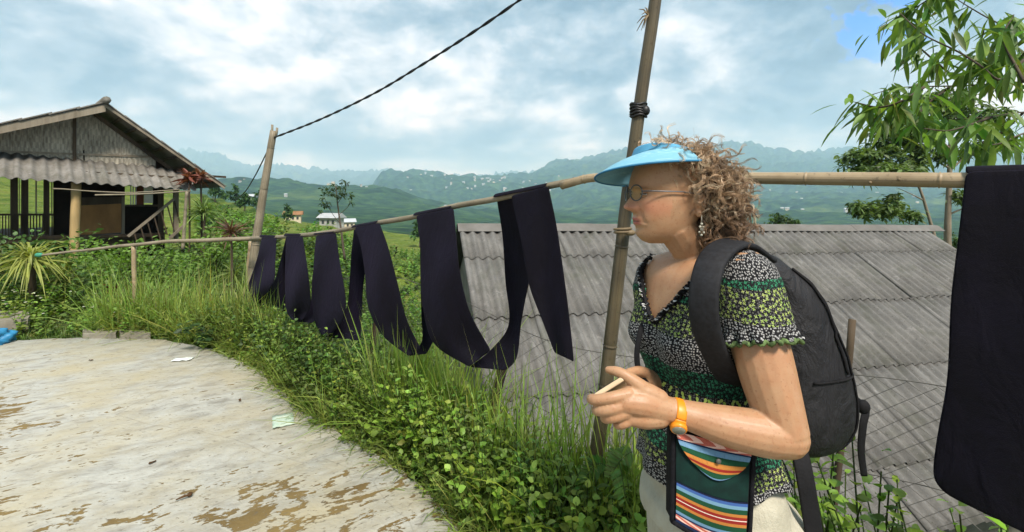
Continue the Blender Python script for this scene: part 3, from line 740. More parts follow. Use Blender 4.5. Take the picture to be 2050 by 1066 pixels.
for x in (261, 266, 271): hb('window_bar', [(x, 372), (x+2.2, 372), (x+2.2, 410), (x, 410)], .0, .03, 'white_paint', win)
hb('shutter', [(273.5, 373), (288, 373), (288, 411), (273.5, 411)], -.01, .03, 'red_wood', win)
hb('window_pane', [(289, 374), (306, 374), (306, 407), (289, 407)], .0, .03, 'white_paint', win)
hb('wall_panel', [(306.5, 372), (318, 372), (318, 411), (306.5, 411)], -.03, .05, 'dark_inside')
hb('front_post', [(316, 340), (328, 342), (328, 474), (316, 474)], .0, .12, 'old_wood')
hb('front_post', [(349, 366), (358, 367), (358, 488), (349, 488)], .5, .12, 'grey_wood')
hb('balustrade_rail', [(-60, 428), (107, 428), (107, 432), (-60, 432)], .06, .05, 'old_wood')
for k in range(27):
    x = -58+k*6.2; hb('baluster', [(x, 431), (x+2.6, 431), (x+2.6, 476), (x, 476)], .05, .03, 'old_wood')
hb('floor_edge', [(-90, 475), (330, 468), (330, 474), (-90, 481)], .12, .1, 'old_wood')
fl = [fac(-90, 478, .1), fac(330, 471, .1)]; zf = (fl[0].z+fl[1].z)/2
MB().add([Vector((v.x, v.y, zf-t)) for t in (0, .08) for v in (fl[0], fl[1], fl[1]-HN*5, fl[0]-HN*5)], [(0, 1, 2, 3), (7, 6, 5, 4), (0, 1, 5, 4), (1, 2, 6, 5), (2, 3, 7, 6), (3, 0, 4, 7)]).build('floor', 'old_wood', house, False)
hb('base_board', [(150, 474), (330, 470), (330, 488), (150, 494)], .0, .05, 'red_wood' if False else 'old_wood')
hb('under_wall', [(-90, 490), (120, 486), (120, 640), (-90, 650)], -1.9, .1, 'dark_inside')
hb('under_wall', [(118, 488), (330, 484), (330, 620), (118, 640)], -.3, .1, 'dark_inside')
hb('front_post', [(52, 480), (60, 480), (60, 610), (52, 610)], -.4, .1, 'old_wood')
# stair with a grey hand rail
st = MB().bar(fac(256, 474, .55), fac(352, 396, .55), .05, .05).build('stair_rail', 'grey_wood', house, False)
for k in range(7):
    t = k/6; a = fac(268+80*t, 464-64*t, .55); MB().bar(a, a-Vector((0, 0, .55))+HC*.12, .022, .022).build('stair_baluster', 'old_wood', st, False)
MB().bar(fac(330, 486, .55), fac(368, 452, .55), .07, .05).build('stair_stringer', 'grey_wood', house, False)
# drying poles in front of the awning
lp = empty('drying_rack', fac(368, 476, 1.5), 'thin drying poles on a pale stake in front of the house awning', 'rack')
bam = lambda nm, pts, r0, r1, m, par, sd_: bamboo(nm, pts, r0, r1, m, par, nodes=5, seed=sd_, n=16, sides=7)
bam('stake', [fac(366, 500, 1.5), fac(374, 384, 1.5)], .035, .03, 'bamboo_grey', lp, 1)
bam('pole', [fac(190, 391, 1.5), fac(280, 389, 1.5), fac(382, 383, 1.5)], .018, .014, 'bamboo_grey', lp, 2)
bam('pole', [fac(105, 378, 1.2), fac(250, 386, 1.3), fac(360, 380, 1.45)], .013, .011, 'bamboo_grey', lp, 3)

# kerb blocks, steps, tarp and litter at the yard's far side
def rough_block(name, quad, h, label, mat='concrete_block', cat='block', seed=0):
    mb = MB(); n = len(quad); a = [Vector((*gp(*q), 0)) for q in quad]
    b = bmesh.new(); vs = [b.verts.new(v+Vector((0, 0, -.1))) for v in a]; f = b.faces.new(vs)
    r = bmesh.ops.extrude_face_region(b, geom=[f]); bmesh.ops.translate(b, vec=(0, 0, h+.1), verts=[v for v in r['geom'] if isinstance(v, bmesh.types.BMVert)])
    bmesh.ops.subdivide_edges(b, edges=b.edges[:], cuts=5, use_grid_fill=True)
    for v in b.verts: v.co += Vector([mnoise.noise(v.co*4+Vector((seed, k*7, 0))) for k in range(3)])*.03
    bmesh.ops.recalc_face_normals(b, faces=b.faces); me = bpy.data.meshes.new(name); b.to_mesh(me); b.free()
    return tag(link(name, me, mat), label, cat)
rough_block('concrete_block', [(165, 678), (235, 678), (236, 662), (168, 662)], .05, 'worn concrete block lying left of the stake foot at the yard edge', seed=1)
rough_block('concrete_block', [(238, 679), (300, 680), (300, 664), (240, 663)], .045, 'worn concrete block right under the foot of the short stake', seed=3)
rough_block('concrete_step', [(-60, 676), (58, 668), (58, 648), (-60, 650)], .16, 'broad grey concrete step beside the blue tarp', cat='step', seed=5)
b = bmesh.new(); bmesh.ops.create_icosphere(b, subdivisions=4, radius=1)
for v in b.verts:
    q = v.co.copy(); s_ = 1+.35*mnoise.noise(q*1.7)+.18*mnoise.noise(q*5)
    v.co = Vector((q.x*.2*s_, q.y*.15*s_, max(0, q.z*.12*s_+.04)))
me = bpy.data.meshes.new('tarp'); b.to_mesh(me); b.free(); tp_ = link('blue_tarp', me, plain('blue_tarp', '2f7fa8', '1d5f86', 6, .45, .4, .4)); tp_.location = (*gp(-16, 688), 0); 
me.polygons.foreach_set('use_smooth', [True]*len(me.polygons)); tag(tp_, 'crumpled bright blue tarp at the left end of the yard', 'tarp')
def paper(name, px, py, s, rot, mat, label, cat):
    mb = MB(); X, Y = gp(px, py); n = 6
    rows = [[Vector((X, Y, .006+.012*abs(mnoise.noise(Vector((i*.5+px, j*.5, 0)))))) + Matrix.Rotation(rot, 3, 'Z') @ Vector(((i/(n-1)-.5)*s[0], (j/(n-1)-.5)*s[1], 0)) for i in range(n)] for j in range(n)]
    o = mb.grid(rows).build(name, mat); m_ = o.modifiers.new('s', 'SOLIDIFY'); m_.thickness = .0015; return tag(o, label, cat)
plain('paper_white', 'd9dcd6', 'b9c6bd', 30, .7, .3); plain('paper_green', 'b4bcae', '8fa896', 30, .7, .3)
paper('paper_scrap', 567, 843, (.13, .19), .5, 'paper_green', 'pale green and white paper scrap lying on the concrete', 'litter')
paper('plastic_scrap', 366, 721, (.16, .09), .2, 'paper_white', 'white plastic scrap on the far concrete near the weeds', 'litter')
paper('plastic_scrap', 542, 738, (.07, .05), .2, 'paper_white', 'small white wrapper at the weedy rim of the yard', 'litter')
plain('dead_leaf', '5a4126', '3a2918', 30, .8, .2)
MB().tube([Vector((*gp(352, 1006), .012)), Vector((*gp(370, 1001), .02)), Vector((*gp(384, 996), .012))], [.003, .006, .002], 6).ball(Vector((*gp(380, 996), .015)), (.012, .014, .01), 8, 6).build('twig', 'dead_leaf'); tag(bpy.data.objects['twig'], 'small brown twig lying on the muddy patch', 'twig')
for k, (x, y) in enumerate(((182, 723), (305, 928), (480, 803))):
    paper('dead_leaf', x, y, (.035, .014), k*1.1, 'dead_leaf', 'small dead brown leaf lying on the concrete', 'leaf')['group'] = 'dead leaves on the yard'
# red basin in the weeds
rb_ = P(237, 580, 6.4); prof = [(.0, .0), (.11, 0), (.15, .14), (.165, .15), (.155, .15), (.10, .02), (0, .02)]
o = MB().loft([[rb_+Vector((r_*math.cos(a), r_*math.sin(a), z_-.06)) for a in np.linspace(0, 6.283, 21)[:-1]] for r_, z_ in prof], cap=False).build('red_basin', plain('red_plastic', 'a8402e', '8a2f22', 10, .45, .4)); tag(o, 'small red plastic basin half hidden in weeds below the house', 'basin')

# ------------------------------------------------------------------ wire fence beyond the weeds
fence = empty('wire_fence', (.3, 2.6, -.5), 'rusty chain link fence on grey stakes above the shed roof', 'fence')
FA = Vector((-1.9, 4.55, 0)); FB = Vector((3.0, 1.05, 0)); fd = (FB-FA); FL = fd.length; fd.normalize(); fnn = Vector((fd.y, -fd.x, 0))
def fz(u): return -.28+.10*math.sin(u*1.7)
def fpt(u, h, k=0): 
    q = FA+fd*u; sag = .035*math.sin(u*2.1+h*2)+.02*math.sin(u*5.3+k)
    return Vector((q.x, q.y, fz(u)+h*(.92+.06*math.sin(u*1.1))))+fnn*sag
mb = MB(); sp_ = .10
for s_ in (1, -1):
    for k in range(int((FL+1.3)/sp_)):
        u1 = k*sp_-(1.3 if s_ > 0 else 0); pts = []
        for j in range(27):
            h = j/26; u = u1+s_*h*1.15+.014*math.sin(j*math.pi)
            u += .012*(1 if j % 2 else -1)*0
            if 0 <= u <= FL: pts.append(fpt(u, h*1.02, k)+fnn*(.004*s_))
        if len(pts) > 3: mb.tube(pts, .0013, 4, cap=False)
o = mb.build('chain_link_mesh', 'metal_wire', fence); o['kind'] = 'stuff'
for h in (1.02, .5):
    MB().tube([fpt(u, h) for u in np.linspace(0, FL, 60)], .0026, 5).build('line_wire', 'metal_wire', fence)
for (x0, y0, x1, y1, YY_, r_) in ((930, 1010, 1052, 560, 3.15, .033), (725, 830, 770, 520, 4.0, .03), (1664, 1060, 1706, 640, 2.05, .014)):
    MB().tube(spline([P(x0, y0, YY_), P((x0+x1)/2+3, (y0+y1)/2, YY_), P(x1, y1, YY_)], 8), [r_*1.1]*4+[r_]*4, 8, rough=.2, seed=x0).build('fence_stake', 'old_wood', fence)

# ------------------------------------------------------------------ far houses
plain('wall_cream', 'c9bfa6', 'b4a98f', 1, .9, .1); plain('roof_rust', '8c6a4c', '6b5039', 1, .9, .1); plain('roof_grey', 'a3a7a8', '8a8e90', 1, .9, .1); plain('roof_white', 'a9afb2', '8c9296', 1, .8, .2); plain('wall_white', 'aaaaa4', '92928b', 1, .8, .2); plain('window_dark', '3a3d3f', '2a2c2e', 1, .5, .4)
def house_mesh(w_, d_, h_, rh):
    mb = MB().box((0, 0, h_/2-1), (w_, d_, h_+2)); wall = mb.mesh('wall', False)
    e_ = .12*w_; r_ = MB().add([(-w_/2-e_, -d_/2-e_, h_), (w_/2+e_, -d_/2-e_, h_), (w_/2+e_, d_/2+e_, h_), (-w_/2-e_, d_/2+e_, h_), (-w_/2-e_, 0, h_+rh), (w_/2+e_, 0, h_+rh)], [(0, 1, 5, 4), (2, 3, 4, 5), (0, 4, 3), (1, 2, 5), (3, 2, 1, 0)]).mesh('roof', False)
    return wall, r_
def tz(px, Y): return float(terrain(np.array([(px-CX)/F]), np.array([float(Y)]))[0])
def small_house(px, Y, w_, wallm, roofm, label, rot, group=None, wins=True, h_=None, name='farm_house', cat='house', sink=0):
    X = (px-CX)/F*Y; h_ = h_ or w_*.45; wl, rf = house_mesh(w_, w_*.7, h_, w_*.25)
    e_ = empty(name, (X, Y, tz(px, Y)-sink), label, cat, group); e_.rotation_euler.z = rot
    for nm, me, m_ in (('wall', wl, wallm), ('roof', rf, roofm)):
        me.materials.append(MATS[m_]); o = bpy.data.objects.new(nm, me); COL.objects.link(o); o.parent = e_
    if wins:
        for x_ in (-.28, 0.02, .3):
            me = MB().box((x_*w_, -w_*.35-.02, h_*.52), (w_*.13, .05, h_*.4)).mesh('window', False); me.materials.append(MATS['window_dark']); o = bpy.data.objects.new('window', me); COL.objects.link(o); o.parent = e_
    return e_
small_house(587, 88, 2.9, 'wall_cream', 'roof_rust', 'small tan farmhouse with brown roof standing on the rice terraces', .35)
small_house(664, 86, 3.6, 'wall_white', 'roof_grey', 'low grey roofed farm shed among bushes beside the rice terraces', -.2)
small_house(694, 90, 2.8, 'wall_cream', 'roof_white', 'small white roofed farm hut next to the grey roofed shed', .5)
small_house(508, 700, 15, 'wall_white', 'roof_white', 'lone white roofed house on the wooded hill behind the split post', .2, wins=False)
# the town on the far plateau and hamlets on the slope: copies share their meshes
wl, rf = house_mesh(1, .75, .8, .25); kinds_ = []
for wm, rm in (('wall_white', 'roof_white'), ('wall_white', 'roof_rust'), ('wall_cream', 'roof_grey')):
    a, b = wl.copy(), rf.copy(); a.materials.append(MATS[wm]); b.materials.append(MATS[rm]); kinds_.append((a, b))
def far_house(px, Y, w_, label, group, k, name='town_house'):
    e_ = empty(name, ((px-CX)/F*Y, Y, tz(px, Y)), label, 'house', group); e_.rotation_euler.z = rr.uniform(-.8, .8); e_.scale = (w_, w_*rr.uniform(.7, 1.2), w_*rr.uniform(.6, 1.2))
    for nm, me in zip(('wall', 'roof'), kinds_[k]):
        o = bpy.data.objects.new(nm, me); COL.objects.link(o); o.parent = e_
for k in range(75):
    far_house(rr.gauss(965, 75) if k % 3 else rr.uniform(800, 1180), rr.uniform(1900, 2680), rr.uniform(6, 12), 'tiny pale building in the town spread over the far plateau', 'town houses on the far plateau', rr.choice((0, 0, 1, 2)))
for k in range(20):
    far_house(rr.uniform(1480, 1920), rr.uniform(1000, 2100), rr.uniform(5, 9), 'tiny pale roofed house on the wooded slope behind the grey shed', 'houses on the slope beyond the shed', rr.choice((0, 0, 2)), 'village_house')
for k in range(8):
    far_house(rr.uniform(420, 900), rr.uniform(600, 1150), rr.uniform(4, 7), 'tiny pale house on the wooded hills behind the split post', 'houses on the near wooded hills', rr.choice((0, 1, 2)), 'village_house')
# ------------------------------------------------------------------ foliage
def leaf_mat(name, rough=.5, trans=.32, spec=.35):
    def f(g):
        c = g.attr('col')[0]; p = g.coord('Object'); n = g.noise(p, 35, 3, .6)
        return g.mix(g.m('MULTIPLY', g.mapr(n, .4, .7), .35), c, g.mix(1., c, (.55, .6, .45), 'MULTIPLY'))
    m = bpy.data.materials.new(name); m.use_nodes = True; g = G(m.node_tree); b = g.n['Principled BSDF']; c = f(g)
    g.put(b.inputs['Base Color'], c); b.inputs['Roughness'].default_value = rough; b.inputs['Specular IOR Level'].default_value = spec
    tr = g.node('ShaderNodeBsdfTranslucent'); g.put(tr.inputs[0], g.mix(1., c, (1.25, 1.3, .6), 'MULTIPLY'))
    mx = g.node('ShaderNodeMixShader'); mx.inputs[0].default_value = trans
    g.l.new(b.outputs[0], mx.inputs[1]); g.l.new(tr.outputs[0], mx.inputs[2]); g.l.new(mx.outputs[0], g.n['Material Output'].inputs['Surface'])
    MATS[name] = m; return m
leaf_mat('leaf', .5, .4); leaf_mat('leaf_far', .7, .2, .15)
def attr_mat(name, rough=.7, spec=.2):
    def f(g): return (g.attr('col')[0], None)
    return material(name, f, rough, spec)
attr_mat('stem')

def unit(v): return v/np.maximum(np.linalg.norm(v, axis=-1, keepdims=True), 1e-9)
PROF = {'ovate': [(.0, .12), (.22, .95), (.5, 1.), (.78, .55), (1., .0)], 'lance': [(.0, .15), (.25, .8), (.5, 1.), (.75, .72), (1., .02)],
        'strap': [(.0, .6), (.25, 1.), (.55, .95), (.8, .6), (1., .03)], 'small': [(.0, .1), (.45, 1.), (1., .0)], 'blade': [(0., 1.), (.35, .9), (.7, .6), (1., .03)]}
class Leaves:
    """collects leaf surfaces as numpy arrays; every leaf has its own edges, fold and droop"""
    def __init__(s): s.V = []; s.F = []; s.C = []; s.n = 0
    def add(s, base, dirv, L, W, col, droop=.2, fold=.25, prof='ovate', roll=None):
        base = np.atleast_2d(base); N = len(base); dirv = unit(np.broadcast_to(dirv, (N, 3)).astype(float))
        L = np.broadcast_to(L, N); W = np.broadcast_to(W, N); col = np.broadcast_to(col, (N, 3)); droop = np.broadcast_to(droop, N)
        up = np.array([0, 0, 1.])+.0*dirv; side = unit(np.cross(dirv, up)+1e-6); nr = np.cross(side, dirv)
        if roll is None: roll = rng.normal(0, .45, N)
        cr, sr = np.cos(roll)[:, None], np.sin(roll)[:, None]; side, nr = side*cr+nr*sr, nr*cr-side*sr
        pr = PROF[prof]; across = (-1, 1) if fold == 0 else (-1, 0, 1); pts = []
        for u, wv in pr:
            for v in across:
                p = base+dirv*(L*u)[:, None]+side*(v*W*.5*wv)[:, None]+nr*((abs(v)*fold*W*.5*wv)[:, None])
                p = p-np.array([0, 0, 1.])*(droop*L*u*u)[:, None]; pts.append(p)
        k = len(pr)*len(across); V = np.stack(pts, 1).reshape(-1, 3); a = len(across); q = []
        for i in range(len(pr)-1):
            for j in range(a-1): q += [(i*a+j, i*a+j+1, (i+1)*a+j+1), (i*a+j, (i+1)*a+j+1, (i+1)*a+j)]
        q = np.array(q); Fc = (np.arange(N)[:, None, None]*k+q[None]).reshape(-1, 3)+s.n
        s.V.append(V); s.F.append(Fc); s.C.append(np.repeat(col, k, 0)); s.n += len(V); return s
    def stems(s, a, b, r_, col, bend=.0):
        """thin 3-sided stems from a to b"""
        a = np.atleast_2d(a); b = np.atleast_2d(b); N = len(a); r_ = np.broadcast_to(r_, N); col = np.broadcast_to(col, (N, 3)); pts = []
        d = unit(b-a); x = unit(np.cross(d, [.3, .9, .1])); y = np.cross(d, x)
        for p, rr_ in ((a, r_), (b, r_*.5)):
            for k in range(3):
                an = 2*math.pi*k/3; pts.append(p+(x*math.cos(an)+y*math.sin(an))*rr_[:, None])
        V = np.stack(pts, 1).reshape(-1, 3); q = np.array([(k, (k+1) % 3, 3+(k+1) % 3) for k in range(3)]+[(k, 3+(k+1) % 3, 3+k) for k in range(3)])
        s.V.append(V); s.F.append((np.arange(N)[:, None, None]*6+q[None]).reshape(-1, 3)+s.n); s.C.append(np.repeat(col, 6, 0)); s.n += len(V); return s
    def mesh(s, name): return fast_mesh(name, np.concatenate(s.V), np.concatenate(s.F), True, np.concatenate(s.C))
    def build(s, name, mat='leaf', parent=None): return link(name, s.mesh(name), mat, parent)
def jitter(c, N, amt=.25, hue=.12):
    c = np.array(c)[None]*(1+rng.normal(0, amt, (N, 1))); c = c*(1+rng.normal(0, hue, (N, 3))); return np.clip(c, .004, .5)
def scatter(N, x0, x1, y0, y1, f):
    out = []; tot = 0
    while tot < N:
        X = rng.uniform(x0, x1, N*3); Y = rng.uniform(y0, y1, N*3); k = (rng.random(N*3) < f(X, Y)) & (np.abs(X/Y) < 1.35) & (Y > .7)
        out.append(np.stack([X[k], Y[k]], 1)); tot += k.sum()
        if len(out) > 60: break
    p = np.concatenate(out)[:N]; z = near_ground(p[:, 0], p[:, 1]); return np.concatenate([p, z[:, None]], 1)
def herbs(Lv, pts, h, nl, ll, lw, col, el=(.0, .7), prof='ovate', droop=.35, lean=.25, t0=.15, stemcol=(.05, .08, .02), nst=1, amt=.22, fold=.25, tip=(1.15, 1.2, .9)):
    N = len(pts); h = np.broadcast_to(h, N)
    top = pts+np.stack([rng.normal(0, lean, N)*h, rng.normal(0, lean, N)*h, h], 1)
    Lv.stems(pts-[0, 0, .03], top, .0016+.004*h, jitter(stemcol, N))
    t = np.linspace(t0, 1, nl)[None]+rng.normal(0, .04, (N, nl)); ang = (np.arange(nl)*2.4)[None]+rng.uniform(0, 6.28, (N, 1))+rng.normal(0, .3, (N, nl))
    e_ = rng.uniform(*el, (N, nl))+.35*t; base = pts[:, None]+(top-pts)[:, None]*t[..., None]
    d = np.stack([np.cos(ang)*np.cos(e_), np.sin(ang)*np.cos(e_), np.sin(e_)], -1)
    sc = (1.1-.45*t)*rng.uniform(.65, 1.25, (N, nl)); pc = jitter(col, N, amt, .10)[:, None]*(1+rng.normal(0, .12, (N, nl, 1)))
    pc = pc*(1+(t[..., None]-.4)*(np.array(tip)-1)*1.4)
    Lv.add(base.reshape(-1, 3), d.reshape(-1, 3), (ll*sc).ravel(), (lw*sc).ravel(), np.clip(pc, .004, .5).reshape(-1, 3), droop, fold, prof)
def grass(Lv, pts, h, nb, wd, col, spread=.5, droop=(.3, .9), amt=.22):
    N = len(pts); h = np.broadcast_to(h, N); ang = rng.uniform(0, 6.28, (N, nb)); e_ = 1.5-np.abs(rng.normal(0, spread, (N, nb)))
    d = np.stack([np.cos(ang)*np.cos(e_), np.sin(ang)*np.cos(e_), np.sin(e_)], -1); b = pts[:, None]+d*[1, 1, 0]*.05+rng.normal(0, .015, (N, nb, 3))*[1, 1, 0]
    L = h[:, None]*rng.uniform(.5, 1.25, (N, nb)); c = jitter(col, N, amt, .1)[:, None]*(1+rng.normal(0, .13, (N, nb, 1)))
    Lv.add(b.reshape(-1, 3)-[0, 0, .02], d.reshape(-1, 3), L.ravel(), wd*rng.uniform(.6, 1.3, N*nb), np.clip(c, .004, .5).reshape(-1, 3), rng.uniform(*droop, N*nb), 0, 'blade')
def fl(c): return np.array(c)
BR, MD, DK, YL = (.19, .28, .05), (.17, .24, .05), (.03, .065, .014), (.16, .19, .04)

# --- weeds on the bank
W1 = Leaves()
bank = lambda a, b, s0=.0: (lambda X, Y: ((lambda sd: (sd > a) & (sd < b))(edge_sd(X, Y))).astype(float)*(.35+.65*sstep(-.2, .35, fbm(X*1.6+s0, Y*1.6, 3, 21))))
pts = scatter(2600, -3.4, 1.9, .75, 5.4, bank(.03, .78)); hh = rng.uniform(.12, .46, len(pts))*(1-.5*sstep(.15, .0, edge_sd(pts[:, 0], pts[:, 1])))
herbs(W1, pts, hh, 13, .058, .032, MD)
pts = scatter(1500, -.8, 2.2, .75, 2.9, bank(.05, .7, 5)); herbs(W1, pts, rng.uniform(.16, .46, len(pts)), 13, .06, .04, BR, droop=.3)
pts = scatter(1500, -3.2, .6, 1.7, 5.2, bank(.05, .8, 9)); herbs(W1, pts, rng.uniform(.15, .55, len(pts)), 15, .075, .022, (.125, .19, .045), prof='lance')
pts = scatter(900, -3.2, 1.6, 1.2, 5.2, bank(-.05, .1, 2)); herbs(W1, pts, rng.uniform(.03, .10, len(pts)), 7, .045, .026, MD)
pts = scatter(900, .95, 2.6, .8, 2.6, bank(.06, 1.0, 2)); herbs(W1, pts, rng.uniform(.3, .85, len(pts)), 19, .066, .036, (.17, .26, .045), droop=.35, t0=.25)
pts = scatter(420, -3.0, -1.2, 2.9, 5.0, bank(.1, .9, 12)); herbs(W1, pts, rng.uniform(.3, .5, len(pts)), 16, .06, .04, (.055, .10, .025))
tag(W1.build('leafy_weeds'), 'tangle of leafy green weeds along the edge of the concrete yard', 'weeds', kind='stuff')
# --- grass on the bank and on the level left of it
W2 = Leaves()
pts = scatter(1500, -2.8, 1.6, 1.2, 4.8, bank(-.02, .75, 3)); grass(W2, pts, rng.uniform(.14, .42, len(pts)), 15, .006, (.19, .235, .055), .55)
pts = scatter(420, -2.0, .5, 1.7, 4.2, bank(-.03, .3, 33)); grass(W2, pts, rng.uniform(.10, .25, len(pts)), 26, .0028, (.20, .21, .08), .7)
pts = scatter(460, -.95, .9, 1.7, 3.2, bank(.25, .85, 7)); grass(W2, pts, rng.uniform(.5, 1.1, len(pts)), 14, .011, (.19, .27, .05), .28, (.1, .5))
pts = scatter(90, -.9, 1.0, 1.7, 3.2, bank(.2, .8, 17)); grass(W2, pts, rng.uniform(.6, 1.1, len(pts)), 5, .004, (.24, .24, .10), .2, (.02, .25))
pts = scatter(200, -2.0, -.5, 2.4, 4.2, bank(.15, .7, 4)); grass(W2, pts, rng.uniform(.3, .55, len(pts)), 12, .01, (.15, .235, .04), .33, (.1, .5))
left = lambda a, b: (lambda X, Y: ((lambda sd: (sd > a) & (sd < b))(edge_sd(X, Y))).astype(float)*(X < -1.6-.22*(Y-4))*(.3+.7*sstep(-.3, .3, fbm(X*1.1, Y*1.1, 3, 44))))
pts = scatter(1500, -7.6, -2.0, 4.6, 8.2, left(.15, 3.6)); grass(W2, pts, rng.uniform(.3, .75, len(pts))*(.45+.55*sstep(-5.2, -3.4, pts[:, 0])), 13, .011, (.17, .215, .055), .45, (.2, .9))
pts = scatter(420, -4.6, -2.1, 4.5, 7.2, left(.3, 2.6)); grass(W2, pts, rng.uniform(.7, 1.02, len(pts)), 13, .012, (.20, .245, .075), .32, (.15, .7))
pts = scatter(800, -6.8, -2.2, 4.3, 6.0, left(.0, .5)); grass(W2, pts, rng.uniform(.08, .25, len(pts)), 14, .007, (.10, .165, .03), .55)
pts = scatter(750, -4.9, -2.2, 4.35, 6.4, left(.1, 2.0)); grass(W2, pts, rng.uniform(.6, 1.2, len(pts)), 17, .009, (.21, .28, .06), .33, (.15, .7))
pts = scatter(1300, -2.9, 1.2, 1.5, 4.9, bank(.03, .8, 55)); grass(W2, pts, rng.uniform(.25, .6, len(pts)), 13, .005, (.20, .26, .06), .42, (.1, .7))
tag(W2.build('long_grass'), 'long yellowish grass on the bank and below the wooden house', 'grass', kind='stuff')
W3 = Leaves()
pts = scatter(1500, -7.4, -2.0, 4.5, 7.6, left(.05, 2.6)); herbs(W3, pts, rng.uniform(.12, .45, len(pts)), 12, .075, .04, MD)
pts = scatter(800, -7.4, -3.6, 4.9, 8.6, left(.8, 4.0)); herbs(W3, pts, rng.uniform(.35, .7, len(pts)), 16, .08, .04, (.09, .155, .035))
# the slope falling away beyond the rail
slope = lambda X, Y: ((edge_sd(X, Y) > .8) & (X/Y < -.1)).astype(float)*(.4+.6*sstep(-.2, .3, fbm(X*.8, Y*.8, 3, 71)))
pts = scatter(1700, -9, .4, 4, 15, slope); pts[:, 2] = np.where(pts[:, 1] > 9.6, terrain(pts[:, 0]/pts[:, 1], pts[:, 1]), pts[:, 2])
herbs(W3, pts, rng.uniform(.3, .9, len(pts)), 14, .13, .07, (.085, .15, .03))
# scrub over the falling slope, as far as single bushes can be told
px_ = rng.uniform(395, 960, 2600); Yd = 9.5*np.exp(rng.random(2600)**.8*np.log(44/9.5)); T_ = (px_-CX)/F; zt = terrain(T_, Yd); keep = (fbm(T_*Yd*.25, Yd*.25, 3, 90) > -.25) & (np.abs(px_-585) > 30)
sp3 = np.stack([T_*Yd, Yd, zt], 1)[keep]; hs = rng.uniform(.5, 1.3, len(sp3))*np.where(sp3[:, 1] > 24, .75, 1.)
herbs(W3, sp3, hs, 22, .26, .13, (.11, .185, .04), lean=.4, amt=.35)
tag(W3.build('green_undergrowth'), 'dense low undergrowth covering the slope behind the rail', 'undergrowth', kind='stuff')
# small white flowers of the weeds
W4 = Leaves(); pts = scatter(46, 1.15, 2.0, 1.1, 2.2, bank(.1, .5, 1)); pts[:, 2] += rng.uniform(.35, .62, len(pts))
pts2 = scatter(60, -6.6, -4.2, 4.8, 6.4, left(.1, 1.3)); pts2[:, 2] += rng.uniform(.25, .5, len(pts2))
for k in range(5):
    for q, s_ in ((pts, .016), (pts2, .02)):
        a = k*1.2566+rng.uniform(-.2, .2, len(q)); W4.add(q, np.stack([np.cos(a), np.sin(a), .25+0*a], 1), s_, s_*.8, (.75, .75, .70), .1, 0, 'ovate')
for q in (pts, pts2): W4.add(q-[0, 0, .003], np.array([.1, .1, 1.]), .009, .012, (.5, .35, .03), 0, 0, 'ovate'); W4.stems(q-[0, 0, .3], q, .0015, (.05, .09, .02))
tag(W4.build('white_wildflowers'), 'sprinkle of tiny white wildflowers among the weeds', 'flowers', kind='stuff')

# --- fern beside the woman
fern = empty('fern', (.50, 2.08, -.06), 'light green fern frond arching over the weeds beside the tall bamboo pole', 'fern')
def frond(a, b, sag, npin, pl, col):
    Lf = Leaves(); a = np.array(a); b = np.array(b); t = np.linspace(0, 1, 40)
    path = a+(b-a)*t[:, None]; path[:, 2] += sag*4*t*(1-t); d = unit(np.gradient(path, axis=0)); Lf.stems(path[:-1], path[1:], .0022, (.08, .12, .03))
    for s_ in (1, -1):
        k = np.linspace(3, 39, npin).astype(int); side = unit(np.cross(d[k], [0.25, -.8, .6]))*s_; u = t[k]; env = np.sin(np.pi*np.clip(.12+.88*(1-u), 0, 1))**.6*(1-u*.35)
        Lf.add(path[k], side+.45*d[k], pl*env+.008, .0105, jitter(col, npin, .1), .15, 0, 'lance', roll=rng.normal(.5, .15, npin))
    return Lf
frond(P(1268, 905, 1.78), P(1222, 955, 1.66), .02, 26, .055, (.13, .22, .04)).build('frond', 'leaf', fern)
frond(P(1228, 910, 1.8), P(1252, 1000, 1.62), .05, 30, .06, (.14, .24, .045)).build('frond', 'leaf', fern)
frond(P(1215, 935, 1.86), P(1160, 985, 1.74), .05, 24, .05, (.10, .19, .035)).build('frond', 'leaf', fern)
fern.location = P(1225, 1010, 1.85)
for ch in fern.children: ch.matrix_parent_inverse = Matrix.Translation(-Vector(fern.location))

# --- shrubs (crown of leaves on branching stems)
def shrub(name, base, rad, h, nleaf, ll, lw, col, label, cat='shrub', prof='ovate', group=None, nst=14, lay=1., seed=0):
    base = Vector(base); e_ = empty(name, base, label, cat, group); r_ = np.random.default_rng(seed+5)
    tips = np.stack([r_.normal(0, .5, nst)*rad, r_.normal(0, .5, nst)*rad, r_.uniform(.35, 1, nst)*h], 1); b0 = np.array(base)
    sp_ = Leaves(); mid = tips*.5+r_.normal(0, .06, tips.shape)*rad; sp_.stems(np.tile(b0, (nst, 1)), b0+mid, .012*h+.002, (.05, .045, .025)); sp_.stems(b0+mid, b0+tips, .007*h+.0015, (.06, .06, .03)); sp_.build('branches', 'stem', e_)
    k = r_.integers(0, nst, nleaf); t = r_.uniform(.25, 1.08, nleaf)**.7; c = mid[k]*2*(t*(1-t))[:, None]+tips[k]*(t*t)[:, None]
    p = b0+c+r_.normal(0, .13, (nleaf, 3))*[rad, rad, h*.45]; out = p-b0-[0, 0, h*.45]; d = unit(out)+r_.normal(0, .5, (nleaf, 3))
    cl = np.array(col)[None]*(.75+.5*r_.random((nst, 1)))[k]*(1+r_.normal(0, .15, (nleaf, 1)))
    Lf = Leaves(); Lf.add(p, d, ll*r_.uniform(.6, 1.3, nleaf), lw*r_.uniform(.6, 1.3, nleaf), np.clip(cl, .004, .5), .25, .2, prof); Lf.build('foliage', 'leaf', e_); return e_
def gz(X, Y): return float(near_ground(np.array([X]), np.array([Y]))[0])
def at_ground(px, Y): X = (px-CX)/F*Y; return (X, Y, gz(X, Y))
